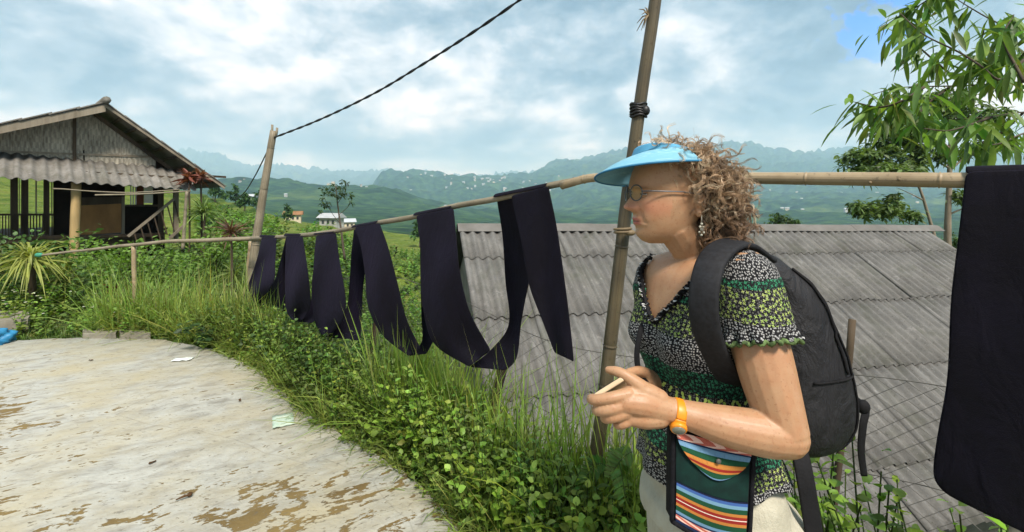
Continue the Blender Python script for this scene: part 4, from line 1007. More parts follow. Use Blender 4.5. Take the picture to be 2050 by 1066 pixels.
shrub('garden_shrub', at_ground(255, 6.7), .95, 1.02, 2600, .075, .045, (.13, .225, .04), 'large rounded bright green shrub below the house plywood panel', seed=1, nst=26)
shrub('garden_shrub', at_ground(330, 7.3), .6, .85, 1100, .075, .045, (.12, .21, .04), 'smaller green shrub behind the tall grass near the stair', seed=2)
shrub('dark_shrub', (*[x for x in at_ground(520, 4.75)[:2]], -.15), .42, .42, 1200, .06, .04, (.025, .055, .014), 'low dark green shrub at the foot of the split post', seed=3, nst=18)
shrub('garden_shrub', at_ground(195, 6.6), .35, .85, 600, .07, .04, (.10, .185, .035), 'narrow leafy shrub growing against the pale house post', seed=8)
shrub('porch_shrub', at_ground(25, 7.3), .7, 1.15, 1500, .10, .055, (.07, .135, .035), 'dark leafy shrub in front of the house balusters', seed=9, nst=20)
for k, (px, Y, r_, h_, n_, lab) in enumerate(((775, 6.8, .42, 2.1, 1400, 'tall light green bush rising behind the fourth cloth swag'), (842, 7.6, .35, 2.6, 900, 'slim light green bush beside the shed gable'), (640, 9.5, .55, 1.2, 900, 'round bush on the slope seen between the cloth swags'), (560, 9.0, .5, .9, 800, 'low bush right of the split post below the terraces'), (720, 11, .6, 1.9, 900, 'bush behind the rail below the white roofed hut'), (435, 9.2, .6, 1.25, 1100, 'bright leafy bush left of the split post under the house eave'), (500, 10.5, .7, 1.3, 1100, 'wide leafy bush directly behind the split post'), (606, 11.5, .7, 1.5, 1000, 'leafy bush below the tan farmhouse behind the rail'), (680, 9.0, .5, 1.6, 1000, 'upright bush behind the third and fourth cloth swags'))):
    X = (px-CX)/F*Y; z_ = gz(X, Y); shrub('slope_bush', (X, Y, z_), r_, h_, n_, .11, .045, (.16, .27, .05) if k < 2 else (.12, .205, .04), lab, 'bush', 'lance', seed=20+k, nst=16)

# --- strap-leaved plants
def rosette(name, base, stalk, n, L, W, col, label, cat='plant', el=(-.2, 1.3), droop=(.3, .8), seed=0, trunk_r=.02, lean=(0, 0)):
    r_ = np.random.default_rng(seed+77); e_ = empty(name, base, label, cat); b0 = np.array(base); top = b0+[lean[0], lean[1], stalk]
    MB().tube(spline([b0-[0, 0, .05], (b0+top)/2+[.02, 0, 0], top], 8), [trunk_r]*8, 7, rough=.2).build('stem', 'old_wood', e_)
    a = r_.uniform(0, 6.28, n); el_ = r_.uniform(*el, n); d = np.stack([np.cos(a)*np.cos(el_), np.sin(a)*np.cos(el_), np.sin(el_)], 1)
    c = np.array(col)[None]*(1+r_.normal(0, .2, (n, 1)))
    lm = None
    for i in range(n):
        Lf = Leaves(); Lf.add(np.zeros(3), d[i], L*r_.uniform(.6, 1.1), W*r_.uniform(.8, 1.2), np.clip(c[i], .004, .5), r_.uniform(*droop), .2, 'strap')
        o = Lf.build('leaf', 'leaf'); o.parent = e_; o.location = top+np.array([0, 0, r_.uniform(-.10, .05)])-b0
    return e_
rosette('strap_leaf_plant', at_ground(62, 5.9), .78, 210, .66, .022, (.27, .30, .07), 'yellow green strap leaved plant hanging over the dark space under the house', seed=1, trunk_r=.04, droop=(.45, 1.15), el=(.1, 1.4))
rosette('strap_leaf_plant', at_ground(130, 6.2), .55, 90, .5, .02, (.24, .28, .07), 'smaller yellow green strap leaved plant by the pale house post', seed=2, trunk_r=.03)
q = fac(408, 470, 1.2); rosette('dracaena', (q.x, q.y, gz(q.x, q.y)), 1.55, 110, .62, .03, (.18, .26, .08), 'green dracaena with long arching leaves beside the drying rack stake', seed=3, trunk_r=.03, droop=(.2, .7))
q = P(468, 480, 8.6); rosette('strap_leaf_plant', (q.x, q.y, gz(q.x, q.y)), .9, 100, .55, .028, (.17, .23, .06), 'low green strap leaved plant under the brown cordyline', seed=4)
q = P(462, 470, 8.4); rosette('cordyline', (q.x, q.y, gz(q.x, q.y)), 1.72, 90, .48, .024, (.16, .085, .06), 'brown leaved cordyline on a thin stem next to the split post', seed=5, trunk_r=.025, el=(-.5, 1.2), droop=(.1, .5))
q = fac(378, 470, 1.0); rosette('cordyline', (q.x, q.y, gz(q.x, q.y)), 2.3, 60, .34, .06, (.20, .07, .05), 'reddish leaved cordyline reaching up to the awning corner', seed=6, trunk_r=.02, el=(-.3, 1.3), droop=(.2, .6))
q = fac(402, 470, .9); rosette('cordyline', (q.x, q.y, gz(q.x, q.y)), 2.35, 60, .34, .06, (.21, .08, .055), 'reddish leaved cordyline under the eave corner of the house', seed=7, trunk_r=.02, el=(-.3, 1.3), droop=(.2, .6))
# potted aloe-like rosettes on the left slope, behind the tall grass
q = P(500, 470, 9.4); rosette('strap_leaf_plant', (q.x, q.y, gz(q.x, q.y)), .5, 50, .5, .04, (.13, .19, .05), 'small strap leaved plant right of the split post foot', seed=11)

# --- trees
plain('bark', '5d5448', '3a332b', 8, .9, .15, .6, (1, 1, .25)); plain('bark_pale', '857b69', '635a4c', 8, .9, .15, .5, (1, 1, .25))
def tree(name, trunk, r0, r1, limbs, clumps, nleaf, ll, lw, col, label, cat='tree', prof='lance', seed=0, bark='bark', group=None, droop=.3, leafmat='leaf'):
    """trunk: world points; limbs: lists of world points; clumps: (centre, radii)"""
    r_ = np.random.default_rng(seed); e_ = empty(name, trunk[0], label, cat, group)
    n_ = 14; t_ = MB().tube(spline(trunk, n_), list(np.linspace(r0, r1, n_)), 8, rough=.12, seed=seed).build('trunk', bark, e_)
    for lb in limbs: MB().tube(spline(lb, 9), list(np.linspace(r1*.75, r1*.18, 9)), 6).build('branch', bark, t_ if False else e_)
    vol = np.array([c[1][0]*c[1][1] for c in clumps]); w_ = vol/vol.sum(); Lf = Leaves()
    for (c, rad), ww in zip(clumps, w_):
        n = max(20, int(nleaf*ww)); sub = max(3, n//11); c = np.array(c); rad = np.array(rad)
        u = r_.normal(0, 1, (sub, 3)); u = u/np.linalg.norm(u, axis=1)[:, None]*(r_.random((sub, 1))**.45); tips = c+u*rad
        Lf.stems(np.tile(c-[0, 0, rad[2]*.4], (sub, 1)), tips, .006*np.max(rad)+.002, (.06, .05, .035))
        k = r_.integers(0, sub, n); a = r_.uniform(0, 6.28, n); el_ = r_.normal(-.15, .45, n); d = np.stack([np.cos(a)*np.cos(el_), np.sin(a)*np.cos(el_), np.sin(el_)], 1)
        cl = np.array(col)[None]*(.6+.8*r_.random((sub, 1)))[k]*(1+r_.normal(0, .15, (n, 1)))
        Lf.add(tips[k]+r_.normal(0, ll*.25, (n, 3)), d, ll*r_.uniform(.6, 1.25, n), lw*r_.uniform(.7, 1.25, n), np.clip(cl, .004, .5), droop, .2, prof)
    Lf.build('crown', leafmat, e_); return e_
Y = 15
tree('young_tree', [P(690, 520, Y), P(684, 470, Y), P(676, 410, Y), P(672, 372, Y)], .045, .015, [[P(682, 450, Y), P(660, 420, Y), P(645, 385, Y)], [P(680, 430, Y), P(700, 410, Y), P(706, 392, Y)], [P(676, 408, Y), P(690, 385, Y), P(696, 368, Y)]],
     [(P(650, 386, Y), (.28, .3, .22)), (P(668, 372, Y), (.28, .3, .2)), (P(690, 372, Y), (.3, .3, .22)), (P(676, 392, Y), (.42, .4, .28)), (P(700, 400, Y), (.3, .3, .25)), (P(656, 412, Y), (.3, .3, .2))], 360, .12, .05, (.05, .085, .03), 'slender young tree with sparse dark leaves standing behind the third cloth swag', seed=4, prof='ovate')
Y = 16
tree('tall_tree', [P(1905, 560, Y), P(1897, 480, Y), P(1900, 380, Y), P(1903, 290, Y), P(1906, 215, Y)], .12, .05,
     [[P(1902, 338, Y), P(1870, 320, Y), P(1828, 295, Y)], [P(1903, 340, Y), P(1940, 310, Y), P(1985, 290, Y)], [P(1904, 300, Y), P(1875, 275, Y), P(1850, 262, Y)], [P(1904, 290, Y), P(1935, 262, Y), P(1960, 245, Y)], [P(1899, 430, Y), P(1930, 418, Y), P(1960, 414, Y)]],
     [(P(1760, 310, Y), (1.1, .9, .28)), (P(1735, 335, Y), (.9, .8, .2)), (P(1800, 282, Y), (.9, .9, .3)), (P(1780, 262, Y), (.7, .7, .25)), (P(1810, 332, Y), (.8, .8, .2)), (P(1715, 312, Y), (.5, .6, .2)), (P(1840, 300, Y), (.7, .7, .3)), (P(1850, 255, Y), (1.0, .9, .3)), (P(1905, 215, Y), (1.0, .9, .4)), (P(1960, 235, Y), (.9, .9, .35)), (P(1850, 318, Y), (.7, .8, .2)), (P(1955, 300, Y), (.7, .8, .25)), (P(1880, 200, Y), (.8, .8, .3)), (P(1920, 395, Y), (.45, .5, .22)), (P(1960, 408, Y), (.4, .5, .2))],
     6500, .24, .085, (.11, .17, .05), 'tall tree with layered dark foliage behind the right end of the shed', seed=6, bark='bark_pale')
Y = 14
tree('leaning_tree', [P(1885, 560, Y), P(1872, 480, Y), P(1858, 430, Y), P(1842, 380, Y), P(1815, 330, Y)], .055, .03,
     [[P(1850, 402, Y), P(1822, 388, Y), P(1795, 376, Y)], [P(1868, 465, Y), P(1820, 448, Y), P(1790, 432, Y)]],
     [(P(1752, 425, Y), (.75, .6, .16)), (P(1775, 412, Y), (.5, .5, .2)), (P(1720, 412, Y), (.4, .4, .12)), (P(1818, 430, Y), (.4, .4, .13)), (P(1782, 398, Y), (.3, .3, .14)), (P(1775, 345, Y), (.9, .8, .22)), (P(1720, 355, Y), (.5, .5, .14))], 2000, .21, .08, (.11, .17, .05), 'thin leaning tree with flat sprays of leaves behind the shed ridge', seed=9, bark='bark_pale')
Y = 24
for k, (px, py, rx_, rz_, lab) in enumerate(((1557, 452, .9, .75, 'round bushy treetop showing above the shed ridge beside the curly hair'), (1590, 462, .6, .4, 'low bushy treetop next to the round one above the shed ridge'), (1915, 500, .8, 1.0, 'small leafy tree at the right end of the shed roof'))):
    tree('bushy_tree', [P(px, py+120, Y), P(px, py+40, Y), P(px, py-10, Y)], .12, .06, [], [(P(px, py, Y), (rx_, rx_, rz_)), (P(px-14, py+18, Y), (rx_*.8, .8, rz_*.7)), (P(px+15, py+22, Y), (rx_*.8, .8, rz_*.6)), (P(px, py-16, Y), (rx_*.5, .5, rz_*.5))], 1500, .17, .09, (.05, .095, .022), lab, seed=30+k, prof='ovate')
# small trees and bushes on the terraces
for k in range(16):
    px = rr.uniform(420, 900); Yd = rr.uniform(60, 110); X = (px-CX)/F*Yd; z_ = tz(px, Yd); h_ = rr.uniform(1.6, 3.8)
    b0 = Vector((X, Yd, z_)); tree('field_tree', [b0, b0+Vector((.1, 0, h_*.5)), b0+Vector((0, 0, h_*.8))], .10, .05, [], [(b0+Vector((rr.uniform(-.3, .3), 0, h_*.7)), (h_*.3, h_*.3, h_*.3)), (b0+Vector((rr.uniform(-.5, .5), 0, h_*.5)), (h_*.32, h_*.3, h_*.22)), (b0+Vector((0, 0, h_*.95)), (h_*.18, h_*.2, h_*.2))], 420, .45, .25, (.045, .095, .025), 'small green tree standing on the terraced slope below the far hills', seed=60+k, prof='ovate', group='trees on the terraced slope', leafmat='leaf_far')

# --- near branch of long drooping leaves, upper right: every leaf is a part
YB = 2.6
peach = empty('peach_tree', (4.3, 2.6, -.9), 'leafy tree whose long drooping leaves hang into the upper right sky', 'tree')
twigs = [[(2230, 170), (2050, 165), (1930, 172), (1800, 176), (1745, 190)], [(2230, 215), (2050, 225), (1975, 235), (1900, 240)], [(2050, 120), (2000, 160), (1960, 130), (1920, 105), (1850, 70), (1800, 25)], [(2200, 60), (2060, 70), (1985, 40), (1900, -10)], [(1930, 172), (1880, 130), (1840, 95), (1800, 60)], [(1990, 165), (1960, 110), (1970, 60)], [(2050, 165), (2010, 80), (2030, 30)], [(2050, 225), (2000, 270), (1950, 290)], [(2200, 250), (2060, 265), (1990, 290), (1940, 275)], [(1850, 175), (1800, 205), (1760, 215), (1712, 205)], [(1900, -30), (1850, 5), (1810, 30)], [(1900, 175), (1850, 215), (1830, 250)], [(1985, 235), (1900, 262), (1850, 258)], [(2060, 100), (2030, 120), (1990, 110)], [(1880, 240), (1800, 225), (1770, 245)]]
trunk_pts = [(4.3, 2.6, -.9), (4.25, 2.6, .6), (4.15, 2.58, 1.6), (4.05, 2.6, 2.3), (4.0, 2.6, 3.2)]
MB().tube(spline(trunk_pts, 14), list(np.linspace(.07, .03, 14)), 8, rough=.12).build('trunk', 'bark', peach)
r_ = np.random.default_rng(5); tp_all = []
for k, tw in enumerate(twigs):
    pts_ = [P(x, y, YB+.35*math.sin(k*1.9+i*.5)) for i, (x, y) in enumerate(tw)]
    s_ = spline(pts_, 30); MB().tube(s_, list(np.linspace(.0075, .0025, 30)), 6).build('branch', 'bark', peach)
    tp_all += [(s_[i], np.array(s_[min(i+1, 29)])-np.array(s_[max(i-1, 0)])) for i in range(8 if k < 2 else 4, 30)]
MB().tube(spline([(4.1, 2.6, 2.0), P(2230, 170, YB), P(2150, 168, YB)], 8), [.02]*8, 6).build('branch', 'bark', peach)
MB().tube(spline([(4.13, 2.6, 1.75), P(2230, 215, YB), P(2150, 220, YB)], 8), [.018]*8, 6).build('branch', 'bark', peach)
protos = []
for v in range(10):
    Lf = Leaves(); cc = [(.11, .20, .04), (.08, .165, .04), (.14, .24, .04), (.18, .28, .04), (.07, .14, .04)][v % 5]
    Lf.add(np.zeros(3), np.array([1., 0, 0.]), .125+.008*v, .0285+.0022*(v % 4), cc, .18+.10*(v % 3), .28, 'lance', roll=np.array([.1*v-.4])); me = Lf.mesh('leaf'); me.materials.append(MATS['leaf']); protos.append(me)
def place_leaf(i, p, dv):
    a = math.atan2(dv[1], dv[0])+r_.normal(0, .9); e2 = r_.normal(-.8, .42)
    M_ = Matrix.Translation(Vector(p)) @ Matrix.Rotation(a, 4, 'Z') @ Matrix.Rotation(-e2, 4, 'Y') @ Matrix.Rotation(r_.normal(0, .7), 4, 'X'); s_ = r_.uniform(.65, 1.15); return M_ @ Matrix.Diagonal((s_, s_, s_, 1))
for i in range(298):
    p, dv = tp_all[r_.integers(0, len(tp_all))]; o = bpy.data.objects.new('leaf', protos[r_.integers(0, 10)]); COL.objects.link(o); o.parent = peach
    o.matrix_parent_inverse = Matrix.Translation(-Vector(peach.location)); o.matrix_basis = place_leaf(i, p, dv)
Lf = Leaves()
idx = r_.integers(0, len(tp_all), 520); pb = np.array([tp_all[i][0] for i in idx])+r_.normal(0, .03, (520, 3))+r_.normal(0, .1, (520, 1))*[0, 1, 0]; a = r_.uniform(0, 6.28, 520); e2 = r_.normal(-.8, .42, 520)
Lf.add(pb, np.stack([np.cos(a)*np.cos(e2), np.sin(a)*np.cos(e2), np.sin(e2)], 1), r_.uniform(.10, .165, 520), .029, jitter((.12, .21, .04), 520), .25, .28, 'lance'); o = Lf.build('inner_foliage', 'leaf', peach); o['kind'] = 'stuff'
# ------------------------------------------------------------------ the woman
def skin_col(g):
    c = g.attr('col')[0]; p = g.coord('Object'); n = g.noise(p, 26, 5, .6); f = g.noise(p, 240, 3, .6); fr = g.noise(p, 95, 3, .6)
    c2 = g.mix(g.m('MULTIPLY', g.mapr(n, .38, .66), .42), c, g.mix(1., c, (.82, .60, .50), 'MULTIPLY'))
    c2 = g.mix(g.m('MULTIPLY', g.mapr(fr, .58, .70), .35), c2, g.mix(1., c, (.62, .45, .36), 'MULTIPLY'))
    bl = g.noise(p, 11, 4, .6, .6); c2 = g.mix(g.m('MULTIPLY', g.mapr(bl, .5, .68), .35), c2, g.mix(1., c, (1.02, .8, .72), 'MULTIPLY'))
    sp = g.noise(p, 150, 2, .5); c2 = g.mix(g.m('MULTIPLY', g.mapr(sp, .64, .70), .4), c2, g.mix(1., c, (.55, .40, .32), 'MULTIPLY'))
    wr = g.noise(g.stretch(p, (1.6, 1.6, .5)), 60, 4, .65, .8)
    return (c2, g.m('ADD', g.m('ADD', g.m('MULTIPLY', n, .6), g.m('MULTIPLY', wr, .5)), g.m('MULTIPLY', f, .35)), .16, .005)
sk = material('skin', skin_col, .48, .4); b_ = sk.node_tree.nodes['Principled BSDF']
b_.inputs['Subsurface Weight'].default_value = .12; b_.inputs['Subsurface Radius'].default_value = (.012, .004, .002); b_.inputs['Subsurface Scale'].default_value = .6
SKIN = np.array([.37, .217, .118])
woman = empty('person', (.52, 1.2, 0), 'woman in a green and black flowered blouse and blue visor, holding a phone', 'person')
def frame(deg): c, s = math.cos(R(deg)), math.sin(R(deg)); return Vector((-c, -s, 0)), Vector((s, -c, 0))
# head ------------------------------------------------
HO_ = P(1335, 390, 1.17); hf, hl = frame(7); S_ = 1.17/F
def hd(fwd, lat, up_): return HO_+hf*fwd+hl*lat+Vector((0, 0, up_))
lev = np.array([(300, 1338, 1378, 25), (306, 1310, 1402, 48), (318, 1287, 1416, 64), (335, 1272, 1424, 72), (355, 1264, 1426, 75), (372, 1261, 1424, 75), (386, 1266, 1420, 73), (400, 1266, 1414, 72),
                (415, 1267, 1406, 70), (428, 1268, 1398, 67), (440, 1269, 1390, 63), (452, 1272, 1380, 58), (464, 1274, 1368, 51), (474, 1277, 1352, 42), (482, 1285, 1338, 29), (487, 1298, 1324, 13)], float)
rows = spline(lev, 150); mb = MB(); RG = []; nth = 128; prev = 0
nose = lambda y: float(np.interp(y, [384, 392, 400, 408, 413, 417, 421, 424, 428], [0, 6, 12, 18, 23, 22, 15, 5, 0]))
lip = lambda y: float(np.interp(y, [428, 433, 437, 440, 442.5, 445, 449, 454, 458], [0, 1.5, 5, 4, 0, 4.5, 4.5, -1.5, 0]))
for y, fx, bx, hw in rows:
    ring = []; cx_ = 1348.
    for k in range(nth):
        th = 2*math.pi*k/nth; c, s = math.cos(th), math.sin(th); p_ = 2.35
        lat = hw/1000*math.copysign(abs(s)**(2/p_), s); D = (cx_-fx if c > 0 else bx-cx_)*S_; fw = D*math.copysign(abs(c)**(2/p_), c)
        if c > 0:
            ll_ = abs(lat)*1000; G_ = lambda sg: math.exp(-(ll_/sg)**2/2)
            sgn = float(np.interp(y, [384, 400, 412, 418, 424], [6, 6.5, 9, 11.5, 10]))
            fw += S_*nose(y)*G_(sgn)+S_*lip(y)*G_(15)+S_*4*math.exp(-((y-467)/6)**2)*G_(13)+S_*3.5*math.exp(-((y-376)/5)**2)*G_(34)
            fw -= .0075*math.exp(-((ll_-31)/12)**2/2-((y-389)/6.5)**2/2)                      # eye sockets
            fw += .004*math.exp(-((ll_-42)/13)**2/2-((y-408)/8)**2/2)                         # cheekbones
            fw += .0035*math.exp(-((ll_-13.5)/4)**2/2-((y-418)/4)**2/2)                       # wings of the nose
            fw -= .0042*math.exp(-((ll_-24-.3*(y-420))/3.2)**2/2)*(1 if 418 < y < 446 else 0)  # fold from nose to mouth
            fw += .003*math.exp(-((ll_-31)/9)**2/2-((y-389)/2.2)**2/2)                        # eyelids
        ring.append(hd(fw-(cx_-1335)*S_, lat, (390-y)*S_))
    RG.append(ring)
mb.loft(RG)
mb.ball(hd(-.052, .071, -.018), (.016, .010, .028), 12, 8); mb.ball(hd(-.048, .073, -.046), (.010, .007, .012), 10, 7)
mb.ball(hd(-.052, -.071, -.018), (.016, .010, .028), 12, 8)
def limb(mb, pts, rad, n=18, sides=14, flat=None):
    sp_ = spline([(*p, r_) for p, r_ in zip(pts, rad)], n); mb.tube([q[:3] for q in sp_], [q[3] for q in sp_], sides)
    mb.ball(sp_[0][:3], sp_[0][3]*.985, sides, 8); mb.ball(sp_[-1][:3], sp_[-1][3]*.985, sides, 8)
limb(mb, [P(1352, 452, 1.165), P(1378, 495, 1.18), P(1402, 535, 1.195), P(1412, 570, 1.2)], [.052, .047, .052, .066])
# sinew and collar bones
# torso ------------------------------------------------
tf, tl = frame(22)
TOR = np.array([(500, 1400, .062, .055), (512, 1396, .105, .07), (526, 1390, .150, .083), (548, 1386, .176, .098), (585, 1387, .178, .112), (625, 1389, .172, .122), (668, 1395, .166, .128), (710, 1401, .158, .124), (750, 1405, .152, .120), (800, 1409, .153, .122), (860, 1414, .164, .130), (930, 1422, .182, .145), (1000, 1434, .203, .172), (1030, 1437, .206, .182)])
def torso_pt(py, th, grow=0., row_=None):
    y, px, a, b = row_ if row_ is not None else [np.interp(py, TOR[:, 0], TOR[:, k]) for k in range(4)]
    C_ = P(px, y, 1.2); s, c = math.sin(th), math.cos(th); p_ = 2.25
    lat = (a+grow)*math.copysign(abs(s)**(2/p_), s); fw = (b+grow)*math.copysign(abs(c)**(2/p_), c)
    if c > 0: fw += .036*math.exp(-((abs(lat)-.075)/.045)**2/2-((y-672)/34)**2/2)+.02*math.exp(-((y-850)/60)**2/2)*math.exp(-(lat/.11)**2)
    return C_+tf*fw+tl*lat
mb.loft([[torso_pt(None, 2*math.pi*k/56, -.007, r_) for k in range(56)] for r_ in spline(TOR[:8], 30)])
# arms ------------------------------------------------
SH_L = P(1492, 556, 1.05); EL_L = P(1572, 872, .955); WR_L = P(1342, 822, .985)
limb(mb, [SH_L, P(1508, 640, 1.02), P(1536, 750, .985), EL_L], [.066, .062, .058, .047], 26, 18)
limb(mb, [EL_L, P(1530, 868, .955), P(1450, 852, .965), P(1385, 834, .98), WR_L], [.046, .047, .041, .032, .028], 26, 18)
mb.ball(P(1592, 893, .955), (.022, .02, .022), 12, 8)
SH_R = P(1325, 560, 1.36); EL_R = P(1345, 800, 1.42); WR_R = P(1322, 768, 1.2)
limb(mb, [SH_R, P(1330, 680, 1.40), EL_R], [.062, .055, .045], 20, 14); limb(mb, [EL_R, P(1340, 785, 1.32), WR_R], [.044, .038, .028], 18, 14)
# left hand: palm, four fingers wrapped round the phone's edge, thumb on top
def digit(pts, rad, n=16): limb(mb, pts, rad, n, 10)
limb(mb, [WR_L, P(1312, 815, .982), P(1280, 808, .978), P(1252, 806, .978)], [.028, .029, .030, .026], 12, 14)
limb(mb, [P(1320, 800, .985), P(1290, 785, .985), P(1258, 788, .98)], [.022, .021, .015], 10, 12)
limb(mb, [P(1322, 836, .98), P(1290, 838, .975), P(1262, 838, .975)], [.022, .022, .016], 10, 12)
digit([P(1300, 790, .985), P(1276, 770, .985), P(1252, 752, .99), P(1234, 744, 1.0), P(1218, 741, 1.01)], [.020, .0165, .0125, .0115, .0085])
digit([P(1258, 790, .975), P(1222, 797, .968), P(1190, 801, .978), P(1183, 799, .996), P(1190, 796, 1.02)], [.0155, .0125, .0115, .0105, .0085])
digit([P(1256, 808, .972), P(1222, 820, .966), P(1198, 823, .978), P(1194, 820, 1.0), P(1206, 814, 1.03)], [.0155, .0128, .0115, .0105, .0085])
digit([P(1258, 824, .972), P(1228, 836, .968), P(1212, 838, .982), P(1212, 834, 1.005), P(1226, 826, 1.03)], [.0150, .012, .011, .010, .008])
digit([P(1266, 838, .974), P(1246, 850, .972), P(1236, 851, .985), P(1238, 846, 1.005), P(1248, 840, 1.02)], [.0135, .0105, .0095, .0088, .0072])
# right hand supports the far end
limb(mb, [WR_R, P(1300, 765, 1.17), P(1272, 770, 1.15)], [.028, .029, .022], 12, 12)
for k, (dy, l_) in enumerate(((0, 1.), (10, 1.05), (20, 1.), (28, .85))):
    digit([P(1274, 766+dy, 1.15-.004*k), P(1248-4*l_, 776+dy*.8, 1.14), P(1224, 782+dy*.6, 1.125), P(1216, 778+dy*.5, 1.10)], [.012, .011, .010, .008], 12)
digit([P(1300, 752, 1.16), P(1282, 744, 1.14), P(1262, 746, 1.115), P(1250, 750, 1.10)], [.016, .0135, .0115, .009], 12)
raw = mb.mesh('body'); tmp = link('body', raw, 'skin')
rm = tmp.modifiers.new('r', 'REMESH'); rm.mode = 'VOXEL'; rm.voxel_size = .0026
sm_ = tmp.modifiers.new('s', 'SMOOTH'); sm_.factor = .5; sm_.iterations = 3
dg = bpy.context.evaluated_depsgraph_get(); ev = bpy.data.meshes.new_from_object(tmp.evaluated_get(dg)); bpy.data.objects.remove(tmp)
N = len(ev.vertices); co = np.empty(N*3); ev.vertices.foreach_get('co', co); co = co.reshape(-1, 3)
ppx = CX+F*co[:, 0]/co[:, 1]; ppy = HY-(co[:, 2]-CAMZ)*F/co[:, 1]
loc = co-np.array(HO_); fw = loc@np.array(hf); la = loc@np.array(hl); uz = loc[:, 2]; yy_ = 390-uz/S_
colr = np.tile(SKIN, (N, 1)); head_m = (co[:, 2] > 1.36)
mixc = lambda m_, c_: colr*(1-m_[:, None])+np.array(c_)[None]*m_[:, None]
colr = mixc(head_m*.55*np.exp(-((np.abs(la)-.045)/.03)**2-((yy_-415)/16)**2)*(fw > .02), (.52, .19, .115))
colr = mixc(head_m*.5*np.exp(-(la/.02)**2-((yy_-414)/7)**2)*(fw > .08), (.50, .18, .12))
colr = mixc(head_m*np.clip(1.4*np.exp(-(np.abs(la)/.021)**4-(np.abs(yy_-442.5)/7)**4), 0, 1)*(fw > .062), (.36, .115, .095))
colr = mixc(head_m*np.clip(np.exp(-(np.abs(la)/.021)**4-((yy_-442.6)/1.2)**2), 0, 1)*(fw > .058), (.10, .03, .025))
colr = mixc(head_m*.75*np.exp(-((np.abs(la)-.034)/.018)**4-((yy_-378+.15*np.abs(la)*100)/2.6)**2)*(fw > .03), (.09, .05, .03))
a_ = ev.color_attributes.new('col', 'FLOAT_COLOR', 'POINT'); a_.data.foreach_set('color', np.concatenate([colr, np.ones((N, 1))], 1).astype(np.float32).ravel())
ev.polygons.foreach_set('use_smooth', [True]*len(ev.polygons)); ev.materials.clear(); body = link('body', ev, 'skin', woman)
# eyes
def eye_col(g):
    p = g.coord('Object'); d_ = g.vm('LENGTH', g.stretch(p, (0, 1, 1))); x = g.sep(p)[0]
    return g.mix(g.mapr(d_, .0058, .0052), (.38, .34, .31), g.mix(g.mapr(d_, .0024, .0020), (.10, .055, .03), (.004, .004, .004)))
material('eye', eye_col, .15, .6)
for s_ in (1, -1):
    o = link('eye', MB().ball((0, 0, 0), .0118, 20, 14).mesh(), 'eye'); o.parent = woman
    o.matrix_parent_inverse = Matrix.Translation(-Vector(woman.location)); o.matrix_basis = Matrix.Translation(hd(.0715, .0305*s_, .001)) @ Matrix((hf, hl, Vector((0, 0, 1)))).transposed().to_4x4()
for s_ in (1, -1):
    c_ = hd(.0715, .0305*s_, .001); mb = MB(); HM = Matrix((hf, hl, Vector((0, 0, 1)))).transposed()
    lid = lambda a, b_, r_=.0128: c_+HM @ Vector((r_*math.cos(a)*math.cos(b_), r_*math.sin(a)*math.cos(b_), r_*math.sin(b_)))
    mb.grid([[lid(a, b_) for a in np.linspace(-1.5, 1.5, 17)] for b_ in np.linspace(.04, 1.35, 8)]); mb.grid([[lid(a, b_) for a in np.linspace(-1.5, 1.5, 17)] for b_ in np.linspace(-1.2, -.2, 6)])
    me = mb.mesh('eyelid'); ca = me.color_attributes.new('col', 'FLOAT_COLOR', 'POINT'); ca.data.foreach_set('color', np.tile([*(SKIN*.8), 1.], len(me.vertices)).astype(np.float32)); ld = link('eyelid', me, 'skin', woman)
    MB().tube([lid(a, .03, .0134) for a in np.linspace(-1.3, 1.3, 15)], .0009, 5).build('eyelash', 'black_plastic', ld)
